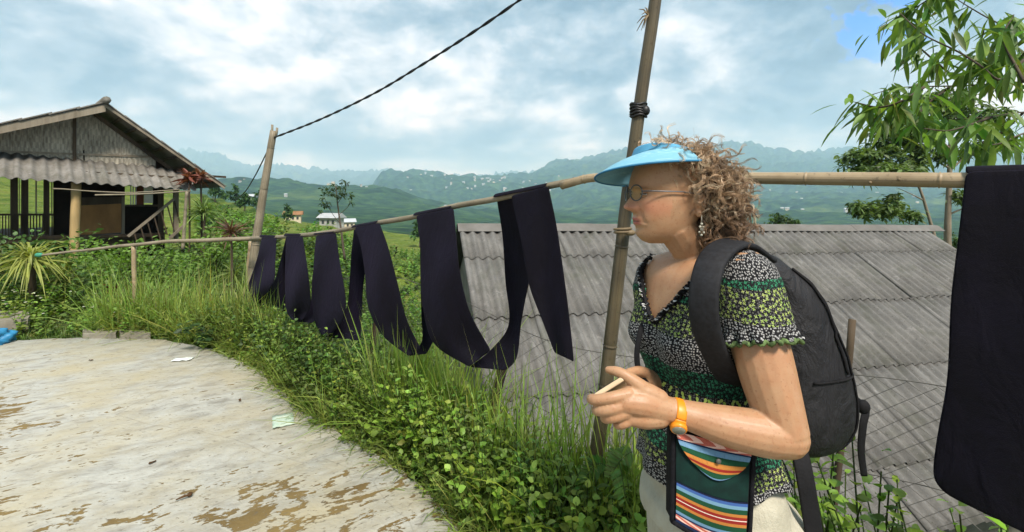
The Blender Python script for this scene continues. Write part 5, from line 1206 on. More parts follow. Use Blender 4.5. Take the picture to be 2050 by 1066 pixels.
# blouse ------------------------------------------------
def blouse_col(g):
    uv = g.coord('UV'); u, v, _ = g.sep(uv)
    wob = g.m('MULTIPLY', g.m('SUBTRACT', g.noise(uv, 9, 2), .5), .02); vv = g.m('ADD', v, wob)
    def flowers(scale, petals, rad, inner, off, rnd=.75):
        vo = g.node('ShaderNodeTexVoronoi', voronoi_dimensions='2D'); vo.inputs['Randomness'].default_value = rnd; vo.inputs['Scale'].default_value = scale
        q = g.vm('ADD', uv, (off, off*.7, 0)); g.put(vo.inputs['Vector'], q)
        dl = g.vm('SUBTRACT', q, vo.outputs['Position']); dx, dy, _ = g.sep(dl); an = g.m('ARCTAN2', dy, dx)
        rr_ = g.m('MULTIPLY', g.vm('LENGTH', g.comb(dx, dy, 0)), scale); rnd_ = g.sep(vo.outputs['Color'])[0]
        lim = g.m('MULTIPLY', g.m('ADD', .62, g.m('MULTIPLY', g.m('COSINE', g.m('ADD', g.m('MULTIPLY', an, petals), g.m('MULTIPLY', rnd_, 6.))), .38)), rad)
        return g.m('MULTIPLY', g.m('LESS_THAN', rr_, lim), g.m('GREATER_THAN', rr_, inner)), rnd_
    BK = (.006, .006, .007)
    w1, r1 = flowers(180, 5, .37, .05, 0); w2, r2 = flowers(98, 4, .37, .05, .37); t1, r3 = flowers(52, 2, .46, 0, .11, .6); w3, r4 = flowers(40, 5, .42, .11, .9, .4)
    white = g.mix(w1, BK, g.mix(g.m('MULTIPLY', r1, .5), (.52, .52, .5), (.2, .2, .2)))
    lime = g.mix(w2, BK, g.mix(r2, (.22, .35, .06), (.38, .44, .12))); lime = g.mix(g.m('MULTIPLY', w1, .25), lime, (.5, .5, .45))
    teal = g.mix(g.m('MAXIMUM', g.m('MULTIPLY', w2, .9), g.m('MULTIPLY', w1, .35)), BK, g.mix(r2, (.02, .17, .09), (.05, .30, .15)))
    tul = g.mix(t1, g.mix(g.m('MULTIPLY', w1, .4), BK, (.4, .4, .38)), g.mix(r3, (.27, .42, .06), (.42, .52, .14)))
    dai = g.mix(w3, BK, (.7, .7, .68)); mag = g.mix(g.m('MAXIMUM', w2, w1), BK, g.mix(r2, (.28, .04, .24), (.42, .12, .36)))
    # bands by height (v is height above ground in metres)
    seq = [(-1, white), (.835, lime), (.872, teal), (.915, white), (.955, dai), (.972, tul), (1.035, teal), (1.095, white), (1.175, lime), (1.245, teal), (1.262, white)]
    c = seq[0][1]
    for z_, m_ in seq[1:]: c = g.mix(g.m('GREATER_THAN', vv, z_), c, m_)
    n = g.noise(uv, 7, 4, .6)
    return (c, g.m('ADD', g.noise(uv, 420, 2), g.m('MULTIPLY', n, 2.5)), .35, .006)
material('flower_print', blouse_col, .8, .2)
def sleeve_v(g): pass
NB = 150; hem = lambda th: 945-32*max(0, math.sin(th))**2-8*max(0, math.cos(th))**2+6*math.sin(3*th)
mb = MB(); rowsB = []; ys_ = list(np.linspace(508, 880, 90))+list(np.linspace(.02, 1, 12))
for i, yv in enumerate(ys_):
    ring = []; uvr = []
    for k in range(NB+1):
        th = 2*math.pi*k/NB+math.pi
        y = yv if i < 90 else 880+(hem(th)-880)*yv
        fl_ = .004+.012*max(0, (y-840)/90)*(1+.8*math.sin(th*9+y*.01)); wr = .004*mnoise.noise(Vector((th*3, y*.03, 2)))+.003*math.sin(th*7+y*.045)*min(1, abs(y-780)/120)
        q = torso_pt(y, th, fl_+wr); ring.append(q); mb.uv.append((k/NB*1.02, q.z))
    rowsB.append(ring)
for r_ in rowsB: mb.v += [tuple(q) for q in r_]
vtip = torso_pt(648, .05); 
def in_v(i, k):
    th = 2*math.pi*(k+.5)/NB+math.pi; th = (th+math.pi) % (2*math.pi)-math.pi; y = ys_[i] if i < 90 else 1000
    if y > 632: return False
    wv = np.interp(y, [505, 530, 560, 632], [9., .62, .42, .02]); return abs(th-.02) < wv or (y < 517)
W_ = NB+1
mb.f = [(i*W_+k, i*W_+k+1, (i+1)*W_+k+1, (i+1)*W_+k) for i in range(len(ys_)-1) for k in range(NB) if not in_v(i, k)]
me = bpy.data.meshes.new('blouse'); me.from_pydata(mb.v, [], mb.f); u_ = me.uv_layers.new(name='UVMap')
for l in me.loops: u_.data[l.index].uv = mb.uv[l.vertex_index]
me.polygons.foreach_set('use_smooth', [True]*len(me.polygons)); blouse = link('blouse', me, 'flower_print', woman)
s_ = blouse.modifiers.new('s', 'SOLIDIFY'); s_.thickness = .0025; s_.offset = 1
plain('black_trim', '17171a', '0c0c0e', 60, .8, .2)
for sg in (1, -1):                                                       # ruffled edge of the V neck
    pts_ = [torso_pt(y, sg*np.interp(y, [505, 530, 560, 632], [.85, .62, .42, .02])+.02, .009+.003*math.sin(y*.9)) for y in np.linspace(520, 634, 46)]
    MB().tube(pts_, [.006+.002*math.sin(i*2.1) for i in range(46)], 6).build('neck_ruffle', 'flower_print' if False else 'black_trim', blouse)
for sg in (1, -1):
    Lf = Leaves(); ysr = np.linspace(518, 632, 60); pb = np.array([torso_pt(y, sg*np.interp(y, [505, 530, 560, 632], [.85, .62, .42, .02])+.02, .012) for y in ysr])
    Lf.add(pb, np.array(tf)+rng.normal(0, .6, (60, 3)), .010, .011, np.where(rng.random((60, 1)) < .5, np.array([[.5, .5, .48]]), np.array([[.01, .01, .012]])), 0, 0, 'ovate'); Lf.build('neck_frill', 'stem', blouse)
# sleeves
def sleeve(sh, el, nm, r0, ln, sgn):
    ax = (el-sh).normalized(); x = ax.cross(Vector((0, 0, 1))).normalized(); y = x.cross(ax); mbs = MB(); rows = []; K = 72; n = 34
    for i in range(n):
        t = i/(n-1); c = sh-ax*.055+ax*(ln+.055)*t; rr_ = r0*np.interp(t, [0, .08, .2, .4, .75, .92, 1], [.35, .68, .93, 1.04, 1.09, 1.12, 1.17]); row_ = []
        for k in range(K+1):
            a = 2*math.pi*k/K; r2 = rr_*(1+.02*math.sin(5*a+3*t)+.012*mnoise.noise(Vector((a*2, t*5, 1))))+(.010*math.sin(a*15) if t > .95 else (.005*math.sin(a*15) if t > .9 else 0))
            q = c+x*math.cos(a)*r2+y*math.sin(a)*r2; row_.append(q); mbs.uv.append((k/K*.5+.3, q.z-.06))
        mbs.v += [tuple(q) for q in row_]
    mbs.f = [(i*(K+1)+k, i*(K+1)+k+1, (i+1)*(K+1)+k+1, (i+1)*(K+1)+k) for i in range(n-1) for k in range(K)]
    me = bpy.data.meshes.new(nm); me.from_pydata(mbs.v, [], mbs.f); u_ = me.uv_layers.new(name='UVMap')
    for l in me.loops: u_.data[l.index].uv = mbs.uv[l.vertex_index]
    me.polygons.foreach_set('use_smooth', [True]*len(me.polygons)); o = link(nm, me, 'flower_print', blouse); o.modifiers.new('s', 'SOLIDIFY').thickness = .002
    ring = [sh+ax*ln+x*math.cos(a)*(r0*1.17+.006*math.sin(a*15))+y*math.sin(a)*(r0*1.17+.006*math.sin(a*15)) for a in np.linspace(0, 2*math.pi, 120)]
    return o, ring
shl = SH_L+Vector((0, 0, .004)); o, ring = sleeve(shl, P(1530, 740, .99), 'sleeve', .068, .148, 1)
plain('green_trim', (.14, .22, .07), (.012, .014, .012), 160, .8, .2)
MB().tube([q+Vector((0, 0, .004*math.sin(i*1.3))) for i, q in enumerate(ring)], [.0045+.0015*math.sin(i*1.7) for i in range(120)], 6).build('sleeve_frill', 'green_trim', o)
sleeve(SH_R+Vector((0, 0, .004)), P(1332, 740, 1.41), 'sleeve', .066, .15, -1)
# trousers ------------------------------------------------
def trouser_col(g):
    p = g.coord('Object'); n = g.noise(p, 9, 4, .6); w_ = g.noise(g.stretch(p, (1, 1, .35)), 14, 4, .6); f = g.noise(p, 300, 2)
    return (g.mix(g.mapr(n, .35, .65), lin('9a9684'), lin('aba795')), g.m('ADD', g.m('MULTIPLY', w_, 1.6), g.m('MULTIPLY', f, .15)), .5, .03)
material('cream_cotton', trouser_col, .85, .2)
mb = MB(); hipc = P(1430, 1000, 1.2)
mb.loft([[torso_pt(None, 2*math.pi*k/56, -.012+(.016 if r_[0] > 985 else 0), r_) for k in range(56)] for r_ in spline(TOR[9:], 14)])
for sg in (1, -1):
    h0 = Vector((hipc.x, hipc.y, 0))+tl*.088*sg; mb2 = [(h0+tf*f_+Vector((0, 0, z_)), r_) for f_, z_, r_ in ((.0, .74, .105), (.012, .62, .11), (.015, .46, .098), (.005, .28, .088), (-.01, .09, .085))]
    limb(mb, [q for q, _ in mb2], [r_ for _, r_ in mb2], 22, 22)
    mb.ball(h0+tf*.03+Vector((0, 0, .70)), (.10, .105, .09), 16, 10)
raw = mb.mesh('trousers'); tmp = link('trousers', raw, 'cream_cotton'); rm = tmp.modifiers.new('r', 'REMESH'); rm.mode = 'VOXEL'; rm.voxel_size = .007; sm_ = tmp.modifiers.new('s', 'SMOOTH'); sm_.factor = .5; sm_.iterations = 5
dg = bpy.context.evaluated_depsgraph_get(); ev = bpy.data.meshes.new_from_object(tmp.evaluated_get(dg)); bpy.data.objects.remove(tmp); ev.polygons.foreach_set('use_smooth', [True]*len(ev.polygons)); ev.materials.clear()
trousers = link('trousers', ev, 'cream_cotton', woman)
plain('shoe_grey', '5a5a58', '3f3f3e', 20, .8, .2)
for sg in (1, -1):
    h0 = Vector((hipc.x, hipc.y, 0))+tl*.088*sg; prof = [(-.11, .035, .055), (-.09, .042, .075), (-.03, .044, .085), (.04, .046, .065), (.11, .046, .048), (.15, .036, .036), (.165, .015, .02)]
    MB().loft([[h0+tf*f_+tl*(w_*math.cos(a))+Vector((0, 0, max(0, h_*.5+h_*.62*math.sin(a)))) for a in np.linspace(0, 2*math.pi, 19)[:-1]] for f_, w_, h_ in prof]).build('shoe', 'shoe_grey', woman)
# hair ------------------------------------------------
def strands(paths, rad, cols, name, parent, mat='hair'):
    Nn, K, _ = paths.shape; d = unit(np.gradient(paths, axis=1)); x = unit(np.cross(d, np.array([.31, .2, .92]))); y = np.cross(d, x); ts = np.linspace(0, 1, K)
    rr_ = np.broadcast_to(rad, (Nn,))[:, None]*(1-.6*ts[None]**2); V = np.stack([paths+(x*math.cos(a)+y*math.sin(a))*rr_[..., None] for a in (0, 2.094, 4.189)], 2)
    V = V.reshape(-1, 3); i = np.arange(K-1)[:, None]*3+np.arange(3); j = np.arange(K-1)[:, None]*3+(np.arange(3)+1) % 3
    q = np.stack([i, j, j+3, i+3], -1).reshape(-1, 4); Fc = (np.arange(Nn)[:, None, None]*K*3+q[None]).reshape(-1, 4)
    return link(name, fast_mesh(name, V, Fc, True, np.repeat(cols, K*3, 0) if cols.ndim == 2 else cols.repeat(3, 1).reshape(-1, 3)), mat, parent)
m = bpy.data.materials.new('hair'); m.use_nodes = True; g = G(m.node_tree); bs = g.n['Principled BSDF']; g.put(bs.inputs['Base Color'], g.attr('col')[0]); bs.inputs['Roughness'].default_value = .42; bs.inputs['Specular IOR Level'].default_value = .5; MATS['hair'] = m
# hair volume as ellipsoids in head space: (forward px, up px, half sizes in px, lateral half width m)
def hp_(px, py, lat): return np.array(hd((1335-px)*S_, lat, (390-py)*S_))
ELL = [((1398, 368), (66, 78), .112), ((1428, 432), (54, 56), .105), ((1352, 318), (52, 34), .085), ((1408, 465), (32, 34), .085), ((1440, 385), (40, 50), .09), ((1322, 304), (26, 12), .05)]
# dark under-layer
mb = MB()
for (c_, s_, w_) in ELL[:5]: mb.ball(hp_(*c_, 0), (s_[0]*S_*.80, w_*.80, s_[1]*S_*.84), 28, 18, Matrix((hf, hl, Vector((0, 0, 1)))).transposed())
raw = mb.mesh('hair'); tmp = link('hair', raw); rm = tmp.modifiers.new('r', 'REMESH'); rm.mode = 'VOXEL'; rm.voxel_size = .006
dg = bpy.context.evaluated_depsgraph_get(); ev = bpy.data.meshes.new_from_object(tmp.evaluated_get(dg)); bpy.data.objects.remove(tmp)
co = np.empty(len(ev.vertices)*3); ev.vertices.foreach_get('co', co); co = co.reshape(-1, 3); loc = co-np.array(HO_); fwv = loc@np.array(hf); ypx = 390-loc[:, 2]/S_; xpx = 1335-fwv/S_
lim = np.interp(ypx, [300, 335, 350, 385, 420, 450, 480], [1290, 1326, 1340, 1356, 1390, 1394, 1394]); push = np.clip(lim-xpx, 0, None)*S_; co = co-np.array(hf)[None]*push[:, None]; ev.vertices.foreach_set('co', co.astype(np.float32).ravel())
ev.materials.clear(); ev.materials.append(plain('hair_under', (.05, .03, .018), (.025, .015, .01), 80, .7, .2)); hair = link('hair', ev, None, woman); ev.polygons.foreach_set('use_smooth', [True]*len(ev.polygons))
hr = np.random.default_rng(21); NL = 2000; bx_, c0_ = [], []
wts = np.array([s_[0]*s_[1] for _, s_, _ in ELL], float); wts[2] *= 1.8; wts[5] *= 3; wts /= wts.sum()
while len(bx_) < NL:
    k = hr.choice(len(ELL), p=wts); (c_, s_, w_) = ELL[k]; u = hr.normal(0, 1, 3); u /= np.linalg.norm(u); rad = hr.uniform(.78, 1.0)
    px, py, lat = c_[0]-u[0]*s_[0]*rad, c_[1]-u[2]*s_[1]*rad, u[1]*w_*rad
    if px < np.interp(py, [285, 305, 332, 350, 385, 415, 440, 480], [1298, 1298, 1326, 1338, 1352, 1384, 1386, 1384]): continue
    if lat < -.09: continue
    bx_.append((px, py, lat, u[0], u[1], u[2]))
bx_ = np.array(bx_); K = 20; ts = np.linspace(0, 1, K); paths = []; cols = []; rads = []
for (px, py, lat, u0_, u1_, u2_) in bx_:
    out = np.array(hf)*u0_+np.array(hl)*u1_+np.array([0, 0, u2_]); b0 = hp_(px, py, lat)-out*.012
    ax = unit(np.array([0, 0, -1.])*hr.uniform(.35, 1.)+hr.normal(0, .42, 3)-np.array(hf)*hr.uniform(0, .5)+out*.25); ln = hr.uniform(.035, .085); R_ = hr.uniform(.004, .0095); tw = hr.uniform(1.0, 2.0)*2*math.pi*hr.choice((-1, 1)); ph = hr.uniform(0, 6.28)
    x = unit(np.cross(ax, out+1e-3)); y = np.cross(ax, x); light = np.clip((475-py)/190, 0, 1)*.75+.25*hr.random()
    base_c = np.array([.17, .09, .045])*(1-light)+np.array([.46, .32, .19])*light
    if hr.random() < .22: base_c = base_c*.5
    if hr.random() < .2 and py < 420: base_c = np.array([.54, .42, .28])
    for s2 in range(6):
        o2 = hr.normal(0, .0017, 3); r2 = R_*hr.uniform(.75, 1.2); p2 = ph+hr.normal(0, .16); env = np.minimum(1, ts*4)
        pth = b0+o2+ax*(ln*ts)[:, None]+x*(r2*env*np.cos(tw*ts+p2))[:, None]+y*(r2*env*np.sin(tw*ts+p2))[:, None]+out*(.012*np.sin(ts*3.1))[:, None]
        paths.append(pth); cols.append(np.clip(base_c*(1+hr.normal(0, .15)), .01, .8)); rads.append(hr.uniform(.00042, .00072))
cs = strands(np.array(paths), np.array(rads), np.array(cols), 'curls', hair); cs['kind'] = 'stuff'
# flyaways
paths = []
for k in range(420):
    j = hr.integers(0, NL); px, py, lat, u0_, u1_, u2_ = bx_[j]; out = np.array(hf)*u0_+np.array(hl)*u1_+np.array([0, 0, u2_]); b0 = hp_(px, py, lat); ax = unit(out+hr.normal(0, .5, 3)); side = unit(np.cross(ax, hr.normal(0, 1, 3))); ln = hr.uniform(.02, .05)
    paths.append(b0+ax*(ln*ts)[:, None]+side*(.010*np.sin(ts*hr.uniform(3, 8)))[:, None]*ts[:, None])
cs = strands(np.array(paths), np.full(420, .00038), np.tile([.42, .32, .22], (420, 1))*(1+hr.normal(0, .15, (420, 1))), 'flyaway_hair', hair); cs['kind'] = 'stuff'
# visor ------------------------------------------------
def visor_col(g):
    p = g.coord('UV'); n = g.noise(p, 60, 3, .6); v = g.sep(p)[1]
    pat = g.m('MULTIPLY', g.mapr(g.noise(g.stretch(p, (60, 18, 1)), 1.3, 3), .52, .56), g.mapr(v, .25, .5))
    c = g.mix(g.m('MULTIPLY', pat, .55), lin('6b9fb2'), lin('93b9c4')); c = g.mix(g.m('MULTIPLY', g.mapr(g.noise(p, 25, 4), .6, .66), .35), c, lin('b9c9a8'))
    return (c, g.noise(p, 300, 2), .2, .003)
material('visor_blue', visor_col, .7, .25); plain('visor_under', '6f9fb2', '5f8fa4', 30, .8, .2)
visor = empty('sun_visor', hd(.08, 0, .08), 'light blue fabric sun visor on curly hair', 'visor')
rl = Matrix.Rotation(R(14), 3, hf)
def vis(fwd, lat, up_): q = hd(fwd, lat, up_)-hd(0, 0, .08); return hd(0, 0, .08)+rl @ q
def brim(t, al, dz=0.):
    i_ = (.095*math.cos(al), .082*math.sin(al), .096); o_ = (.193*max(0, math.cos(al))**.85-.028*(1-math.cos(al)), .112*math.sin(al), .052-.006*math.cos(al)); 
    tt_ = t; z = i_[2]*(1-tt_)+o_[2]*tt_+.010*math.sin(math.pi*tt_)*.5-.012*tt_*(math.sin(al)**2)*0
    return vis(i_[0]*(1-tt_)+o_[0]*tt_, i_[1]*(1-tt_)+o_[1]*tt_, z+dz)
AL = np.linspace(R(-92), R(92), 61)
rows = [[brim(t, al) for al in AL] for t in np.linspace(0, 1, 12)]; uv = [((al+1.6)*.12, t) for t in np.linspace(1, 0, 12) for al in AL]
o = MB().grid(rows, uv).build('brim', 'visor_blue', visor); m_ = o.modifiers.new('s', 'SOLIDIFY'); m_.thickness = .0025
rows = [[brim(t, al, -.0032) for al in AL] for t in np.linspace(0, .985, 12)]; MB().grid(rows).build('brim_lining', 'visor_under', visor)
MB().tube([brim(1, al, -.001) for al in AL], .0026, 6).build('brim_piping', plain('visor_edge', '2a6f92', '1f5a7c', 40, .7), visor)
rows = [[vis((.094-.012*t)*math.cos(al), (.083-.006*t)*math.sin(al), .095+.026*t*max(.15, math.cos(al*.8))) for al in np.linspace(R(-112), R(112), 61)] for t in np.linspace(0, 1, 6)]
o = MB().grid(rows, [((k/60)*.4, .05+.05*i) for i in range(6) for k in range(61)]).build('headband', plain('visor_band', '4f8fae', '417f9e', 40, .7, .3), visor); o.modifiers.new('s', 'SOLIDIFY').thickness = .003
# a few curls fall over the band
paths = []; cols = []
for k in range(2):
    al = R(hr.uniform(5, 85)); b0 = np.array(vis(.085*math.cos(al), .082*math.sin(al), hr.uniform(.115, .135))); ax = unit(np.array(hf)*math.cos(al)+np.array(hl)*math.sin(al)+np.array([0, 0, -.5])); sd2 = unit(np.cross(ax, [0, 0, 1])); R_ = hr.uniform(.005, .009); ln = hr.uniform(.01, .03); tw = hr.uniform(5, 9); ph = hr.uniform(0, 6)
    for s2 in range(3): paths.append(b0+hr.normal(0, .0015, 3)+ax*(ln*ts)[:, None]+sd2*(R_*np.cos(tw*ts+ph))[:, None]+np.array([0, 0, 1])*(R_*np.sin(tw*ts+ph))[:, None]); cols.append(np.array([.50, .40, .28])*(1+hr.normal(0, .2)))
cs = strands(np.array(paths), np.full(len(paths), .0009), np.clip(np.array(cols), .01, .8), 'fringe_curls', hair); cs['kind'] = 'stuff'
# glasses ------------------------------------------------
glasses = empty('glasses', hd(.085, 0, 0), 'thin framed round eyeglasses on her face under the visor', 'glasses')
plain('glasses_frame', '4d4f53', '37393c', 20, .3, .6)
gm = bpy.data.materials.new('lens_glass'); gm.use_nodes = True; g = G(gm.node_tree); tr = g.node('ShaderNodeBsdfTransparent'); tr.inputs[0].default_value = (.97, .98, .98, 1); gl = g.node('ShaderNodeBsdfGlossy'); gl.inputs['Roughness'].default_value = .03; mx = g.node('ShaderNodeMixShader')
lw = g.node('ShaderNodeLayerWeight'); lw.inputs[0].default_value = .35; g.put(mx.inputs[0], g.m('MULTIPLY', lw.outputs['Fresnel'], .08)); g.l.new(tr.outputs[0], mx.inputs[1]); g.l.new(gl.outputs[0], mx.inputs[2]); g.l.new(mx.outputs[0], g.n['Material Output'].inputs['Surface']); MATS['lens_glass'] = gm
for sg in (1, -1):
    c_ = (.097, .033*sg, .004); rg = [hd(c_[0]-.010*abs((.0235*math.cos(a)*1.0))*20*0-.006*math.cos(a)*sg*1., c_[1]+.0235*math.cos(a), c_[2]+.0195*math.sin(a)) for a in np.linspace(0, 2*math.pi, 41)]
    rim_ = MB().tube(rg, .0017, 6, cap=False).build('lens_rim', 'glasses_frame', glasses); MB().add([hd(c_[0], c_[1], c_[2])]+rg[:-1], [(0, i+1, (i+1) % 40+1) for i in range(40)]).build('lens', 'lens_glass', rim_)
    MB().tube([hd(.093, .0565*sg, .008), hd(.07, .070*sg, .008), hd(.0, .079*sg, .006), hd(-.05, .079*sg, .0)], .0018, 6).build('temple', 'glasses_frame', glasses)
MB().tube([hd(.099, .0105, .006), hd(.104, 0, .009), hd(.099, -.0105, .006)], .0014, 6).build('bridge', 'glasses_frame', glasses)
# earring ------------------------------------------------
er = empty('earring', hd(-.048, .084, -.058), 'small dangling silver bead earring below the curly hair', 'earring')
plain('silver', 'b9b7a8', '8d8a78', 60, .3, .7)
MB().tube([hd(-.048, .084, -.050), hd(-.047, .086, -.060), hd(-.047, .086, -.07)], .0009, 5).build('hook', 'silver', er)
for dx, dz_, rr_ in ((0, -.072, .0035), (.004, -.079, .0035), (-.004, -.080, .0035), (0, -.086, .0042), (.006, -.092, .003), (-.005, -.093, .003), (.001, -.099, .0035)): MB().ball(hd(-.047+dx, .086, dz_), rr_, 8, 6).build('bead', 'silver', er)
# watch ------------------------------------------------
watch = empty('wristwatch', P(1356, 840, .965), 'bright orange rubber wristwatch on her left wrist', 'watch')
ax = (P(1385, 834, .98)-WR_L).normalized(); wc = P(1356, 828, .984); xx = ax.cross(Vector((0, 0, 1))).normalized(); yv = xx.cross(ax)
if xx.y > 0: xx = -xx; yv = xx.cross(ax)
if yv.z > 0: yv = -yv                                                    # xx to the camera, yv down
rows = []
for a in np.linspace(0, 2*math.pi, 49):
    w_ = .0105+.006*math.exp(-((a-.6)/.35)**2); rad = .0322; rows.append([wc+ax*(w_*s)+(xx*math.cos(a)+yv*math.sin(a))*(rad-.0012*s*s) for s in (-1, -.6, 0, .6, 1)])
o = MB().grid(rows).build('strap', plain('orange_rubber', (.70, .24, .012), (.64, .20, .01), 20, .4, .4), watch); o.modifiers.new('s', 'SOLIDIFY').thickness = .004
fa = .6; fn = xx*math.cos(fa)+yv*math.sin(fa); ft = -xx*math.sin(fa)+yv*math.cos(fa); fc = wc+fn*.034
MB().loft([[fc+fn*h_+(ax*math.cos(a)+ft*math.sin(a))*r_ for a in np.linspace(0, 2*math.pi, 33)[:-1]] for h_, r_ in ((-.004, .0175), (.002, .0175), (.005, .016), (.0055, .0145))]).build('case', 'orange_rubber', watch)
MB().loft([[fc+fn*h_+(ax*math.cos(a)+ft*math.sin(a))*r_ for a in np.linspace(0, 2*math.pi, 33)[:-1]] for h_, r_ in ((.0052, .0138), (.0062, .0132))]).build('dial', plain('watch_dial', '8a8c7c', '74766a', 60, .25, .6), watch)
# phone ------------------------------------------------
ph_ = empty('phone', P(1222, 778, 1.06), 'slim beige phone held flat in both her hands', 'phone')
e1 = (P(1249, 758, .99)-P(1192, 794, .99)); e1n = e1.normalized(); e2 = Vector((.02, 1, -.66)).normalized(); e2 = (e2-e1n*e2.dot(e1n)).normalized(); e3 = e1n.cross(e2).normalized(); 
if e3.z < 0: e3 = -e3
M_ = Matrix((e1n, e2, e3)).transposed(); cc_ = P(1220, 776, .99)+e2*.066
plain('phone_beige', 'c3ad8c', 'b09a7a', 20, .4, .4); plain('phone_glass', '101214', '0b0c0e', 10, .1, .6)
MB().box(cc_, (.072, .15, .0105), M_).build('phone_case', 'phone_beige', ph_, False, bevel=.003); MB().box(cc_+e3*.0058, (.065, .142, .001), M_).build('screen', 'phone_glass', ph_, False)

# ------------------------------------------------------------------ backpack
def pack_col(g):
    p = g.coord('Object'); n = g.noise(p, 7, 5, .6, .5); f = g.noise(p, 380, 2, .7); w_ = g.noise(g.stretch(p, (1, 1, .5)), 11, 5, .6, .8)
    return (g.mix(g.mapr(n, .35, .65), (.008, .008, .009), (.016, .016, .018)), g.m('ADD', g.m('MULTIPLY', w_, 2.0), g.m('MULTIPLY', f, .12)), .55, .03)
material('black_nylon', pack_col, .62, .3); plain('black_webbing', '18181a', '0d0d0e', 200, .8, .2, .2); plain('black_pad', '232427', '151517', 90, .75, .25, .15)
pack = empty('backpack', P(1610, 880, 1.26), 'black nylon backpack worn on the back of the woman', 'backpack')
PR = [(497, 1422, 1487, 0.043), (508, 1432, 1527, 0.086), (524, 1450, 1532, 0.112), (560, 1466, 1572, 0.129), (600, 1474, 1602, 0.136), (650, 1478, 1630, 0.139), (700, 1480, 1654, 0.142), (750, 1482, 1669, 0.142), (795, 1484, 1678, 0.14), (830, 1488, 1677, 0.133), (858, 1502, 1662, 0.12), (876, 1527, 1640, 0.099), (886, 1562, 1605, 0.06)]
mb = MB(); RG = []; K = 64
for y, xl, xr, hw in spline(PR, 60):
    Yc = 1.26; c = P((xl+xr)/2, y, Yc); hd_ = (xr-xl)/2/F*Yc*1.0; ring = []
    for k in range(K):
        a = 2*math.pi*k/K; s, co_ = math.sin(a), math.cos(a); p_ = 2.7
        d1 = hd_*math.copysign(abs(co_)**(2/p_), co_); d2 = hw*math.copysign(abs(s)**(2/p_), s); q = c-tf*d1+tl*d2
        q = q+Vector((0, 0, 1))*.004*mnoise.noise(q*14)-tf*(.007*mnoise.noise(q*9+Vector((3, 1, 0)))+.004*mnoise.noise(q*24)); ring.append(q)
    RG.append(ring)
mb.loft(RG); main = mb.build('main_body', 'black_nylon', pack); s_ = main.modifiers.new('s', 'SUBSURF'); s_.levels = 1; s_.render_levels = 1
# side seam, compression panel, front zip
def on_pack(i, k, off=.003): 
    c = sum((Vector(q) for q in RG[i]), Vector())/K; v = Vector(RG[i][k % K]); return v+(v-c).normalized()*off
MB().tube([on_pack(i, 11) for i in range(8, 58)], .003, 6).build('seam', 'black_webbing', main); MB().tube([on_pack(i, 5) for i in range(6, 58)], .003, 6).build('seam', 'black_webbing', main)
MB().tube([on_pack(34, k) for k in range(4, 22)], .003, 6).build('seam', 'black_webbing', main); MB().tube([on_pack(i, 13+int((i-8)*.06), .004) for i in range(8, 34)], .0035, 6).build('zip', 'black_webbing', main)
def ribbon(name, pts, nrms, w_, th, mat, parent, n=40):
    sp_ = [Vector(p) for p in spline(pts, n)]; nr_ = [Vector(p).normalized() for p in spline(nrms, n)]; rows = []
    for i, (p, nn) in enumerate(zip(sp_, nr_)):
        t = (sp_[min(i+1, n-1)]-sp_[max(i-1, 0)]).normalized(); sd2 = t.cross(nn).normalized(); nn = sd2.cross(t); ww = w_ if not callable(w_) else w_(i/(n-1))
        rows.append([p+sd2*(ww*.5*c)+nn*(th*.5*s) for c, s in ((-1, -.6), (-1, .6), (-.8, 1), (0, 1.15), (.8, 1), (1, .6), (1, -.6), (.8, -1), (0, -1), (-.8, -1))])
    return MB().loft(rows).build(name, mat, parent)
cam_n = Vector((-.25, -1, .1))
ribbon('shoulder_strap', [P(1530, 520, 1.16), P(1490, 490, 1.10), P(1455, 492, 1.045), P(1424, 525, 1.0), P(1410, 580, .982), P(1410, 640, .985), P(1428, 700, 1.0), P(1455, 750, 1.03), P(1500, 800, 1.09)], [(0, 0, 1), (-.1, -.2, 1), (-.5, -.6, .6), (-.7, -.8, .25), (-.55, -1, 0), (-.45, -1, -.05), (-.4, -1, -.1), (-.3, -1, 0), (-.3, -1, 0)], lambda t: .062-.02*max(0, t-.6)/.4, .014, 'black_pad', pack, 60)
MB().tube(spline([P(1470, 500, 1.03), P(1441, 532, .99), P(1430, 585, .972), P(1431, 645, .976), P(1447, 702, .99)], 30), .0022, 5).build('strap_piping', 'black_webbing', pack)
ribbon('shoulder_strap', [P(1440, 500, 1.30), P(1400, 498, 1.33), P(1345, 520, 1.29), P(1318, 570, 1.245), P(1300, 630, 1.235), P(1300, 690, 1.25)], [(0, 0, 1), (-.2, 0, 1), (-.8, -.4, .4), (-.9, -.5, .1), (-.9, -.5, 0), (-.9, -.5, 0)], .045, .012, 'black_pad', pack, 40)
ribbon('adjuster_strap', [P(1312, 632, 1.21), P(1288, 650, 1.18), P(1277, 690, 1.16), P(1276, 730, 1.15), P(1288, 760, 1.14), P(1308, 776, 1.15), P(1335, 790, 1.2)], [(-.3, -1, .2)]*7, .014, .005, 'black_webbing', pack, 40)
ribbon('hanging_strap', [P(1712, 800, 1.27), P(1732, 818, 1.25), P(1728, 850, 1.24), P(1724, 900, 1.24), P(1730, 953, 1.24)], [(-.2, -1, 0)]*5, lambda t: .020-.004*t, .005, 'black_webbing', pack, 30)
MB().ball(P(1728, 815, 1.25), (.018, .014, .02), 10, 8).build('strap_knot', 'black_webbing', pack)
ribbon('waist_strap', [P(1580, 878, 1.15), P(1600, 905, 1.11), P(1612, 960, 1.08), P(1622, 1020, 1.07), P(1636, 1110, 1.06)], [(-.1, -1, .1)]*5, .040, .006, 'black_webbing', pack, 30)

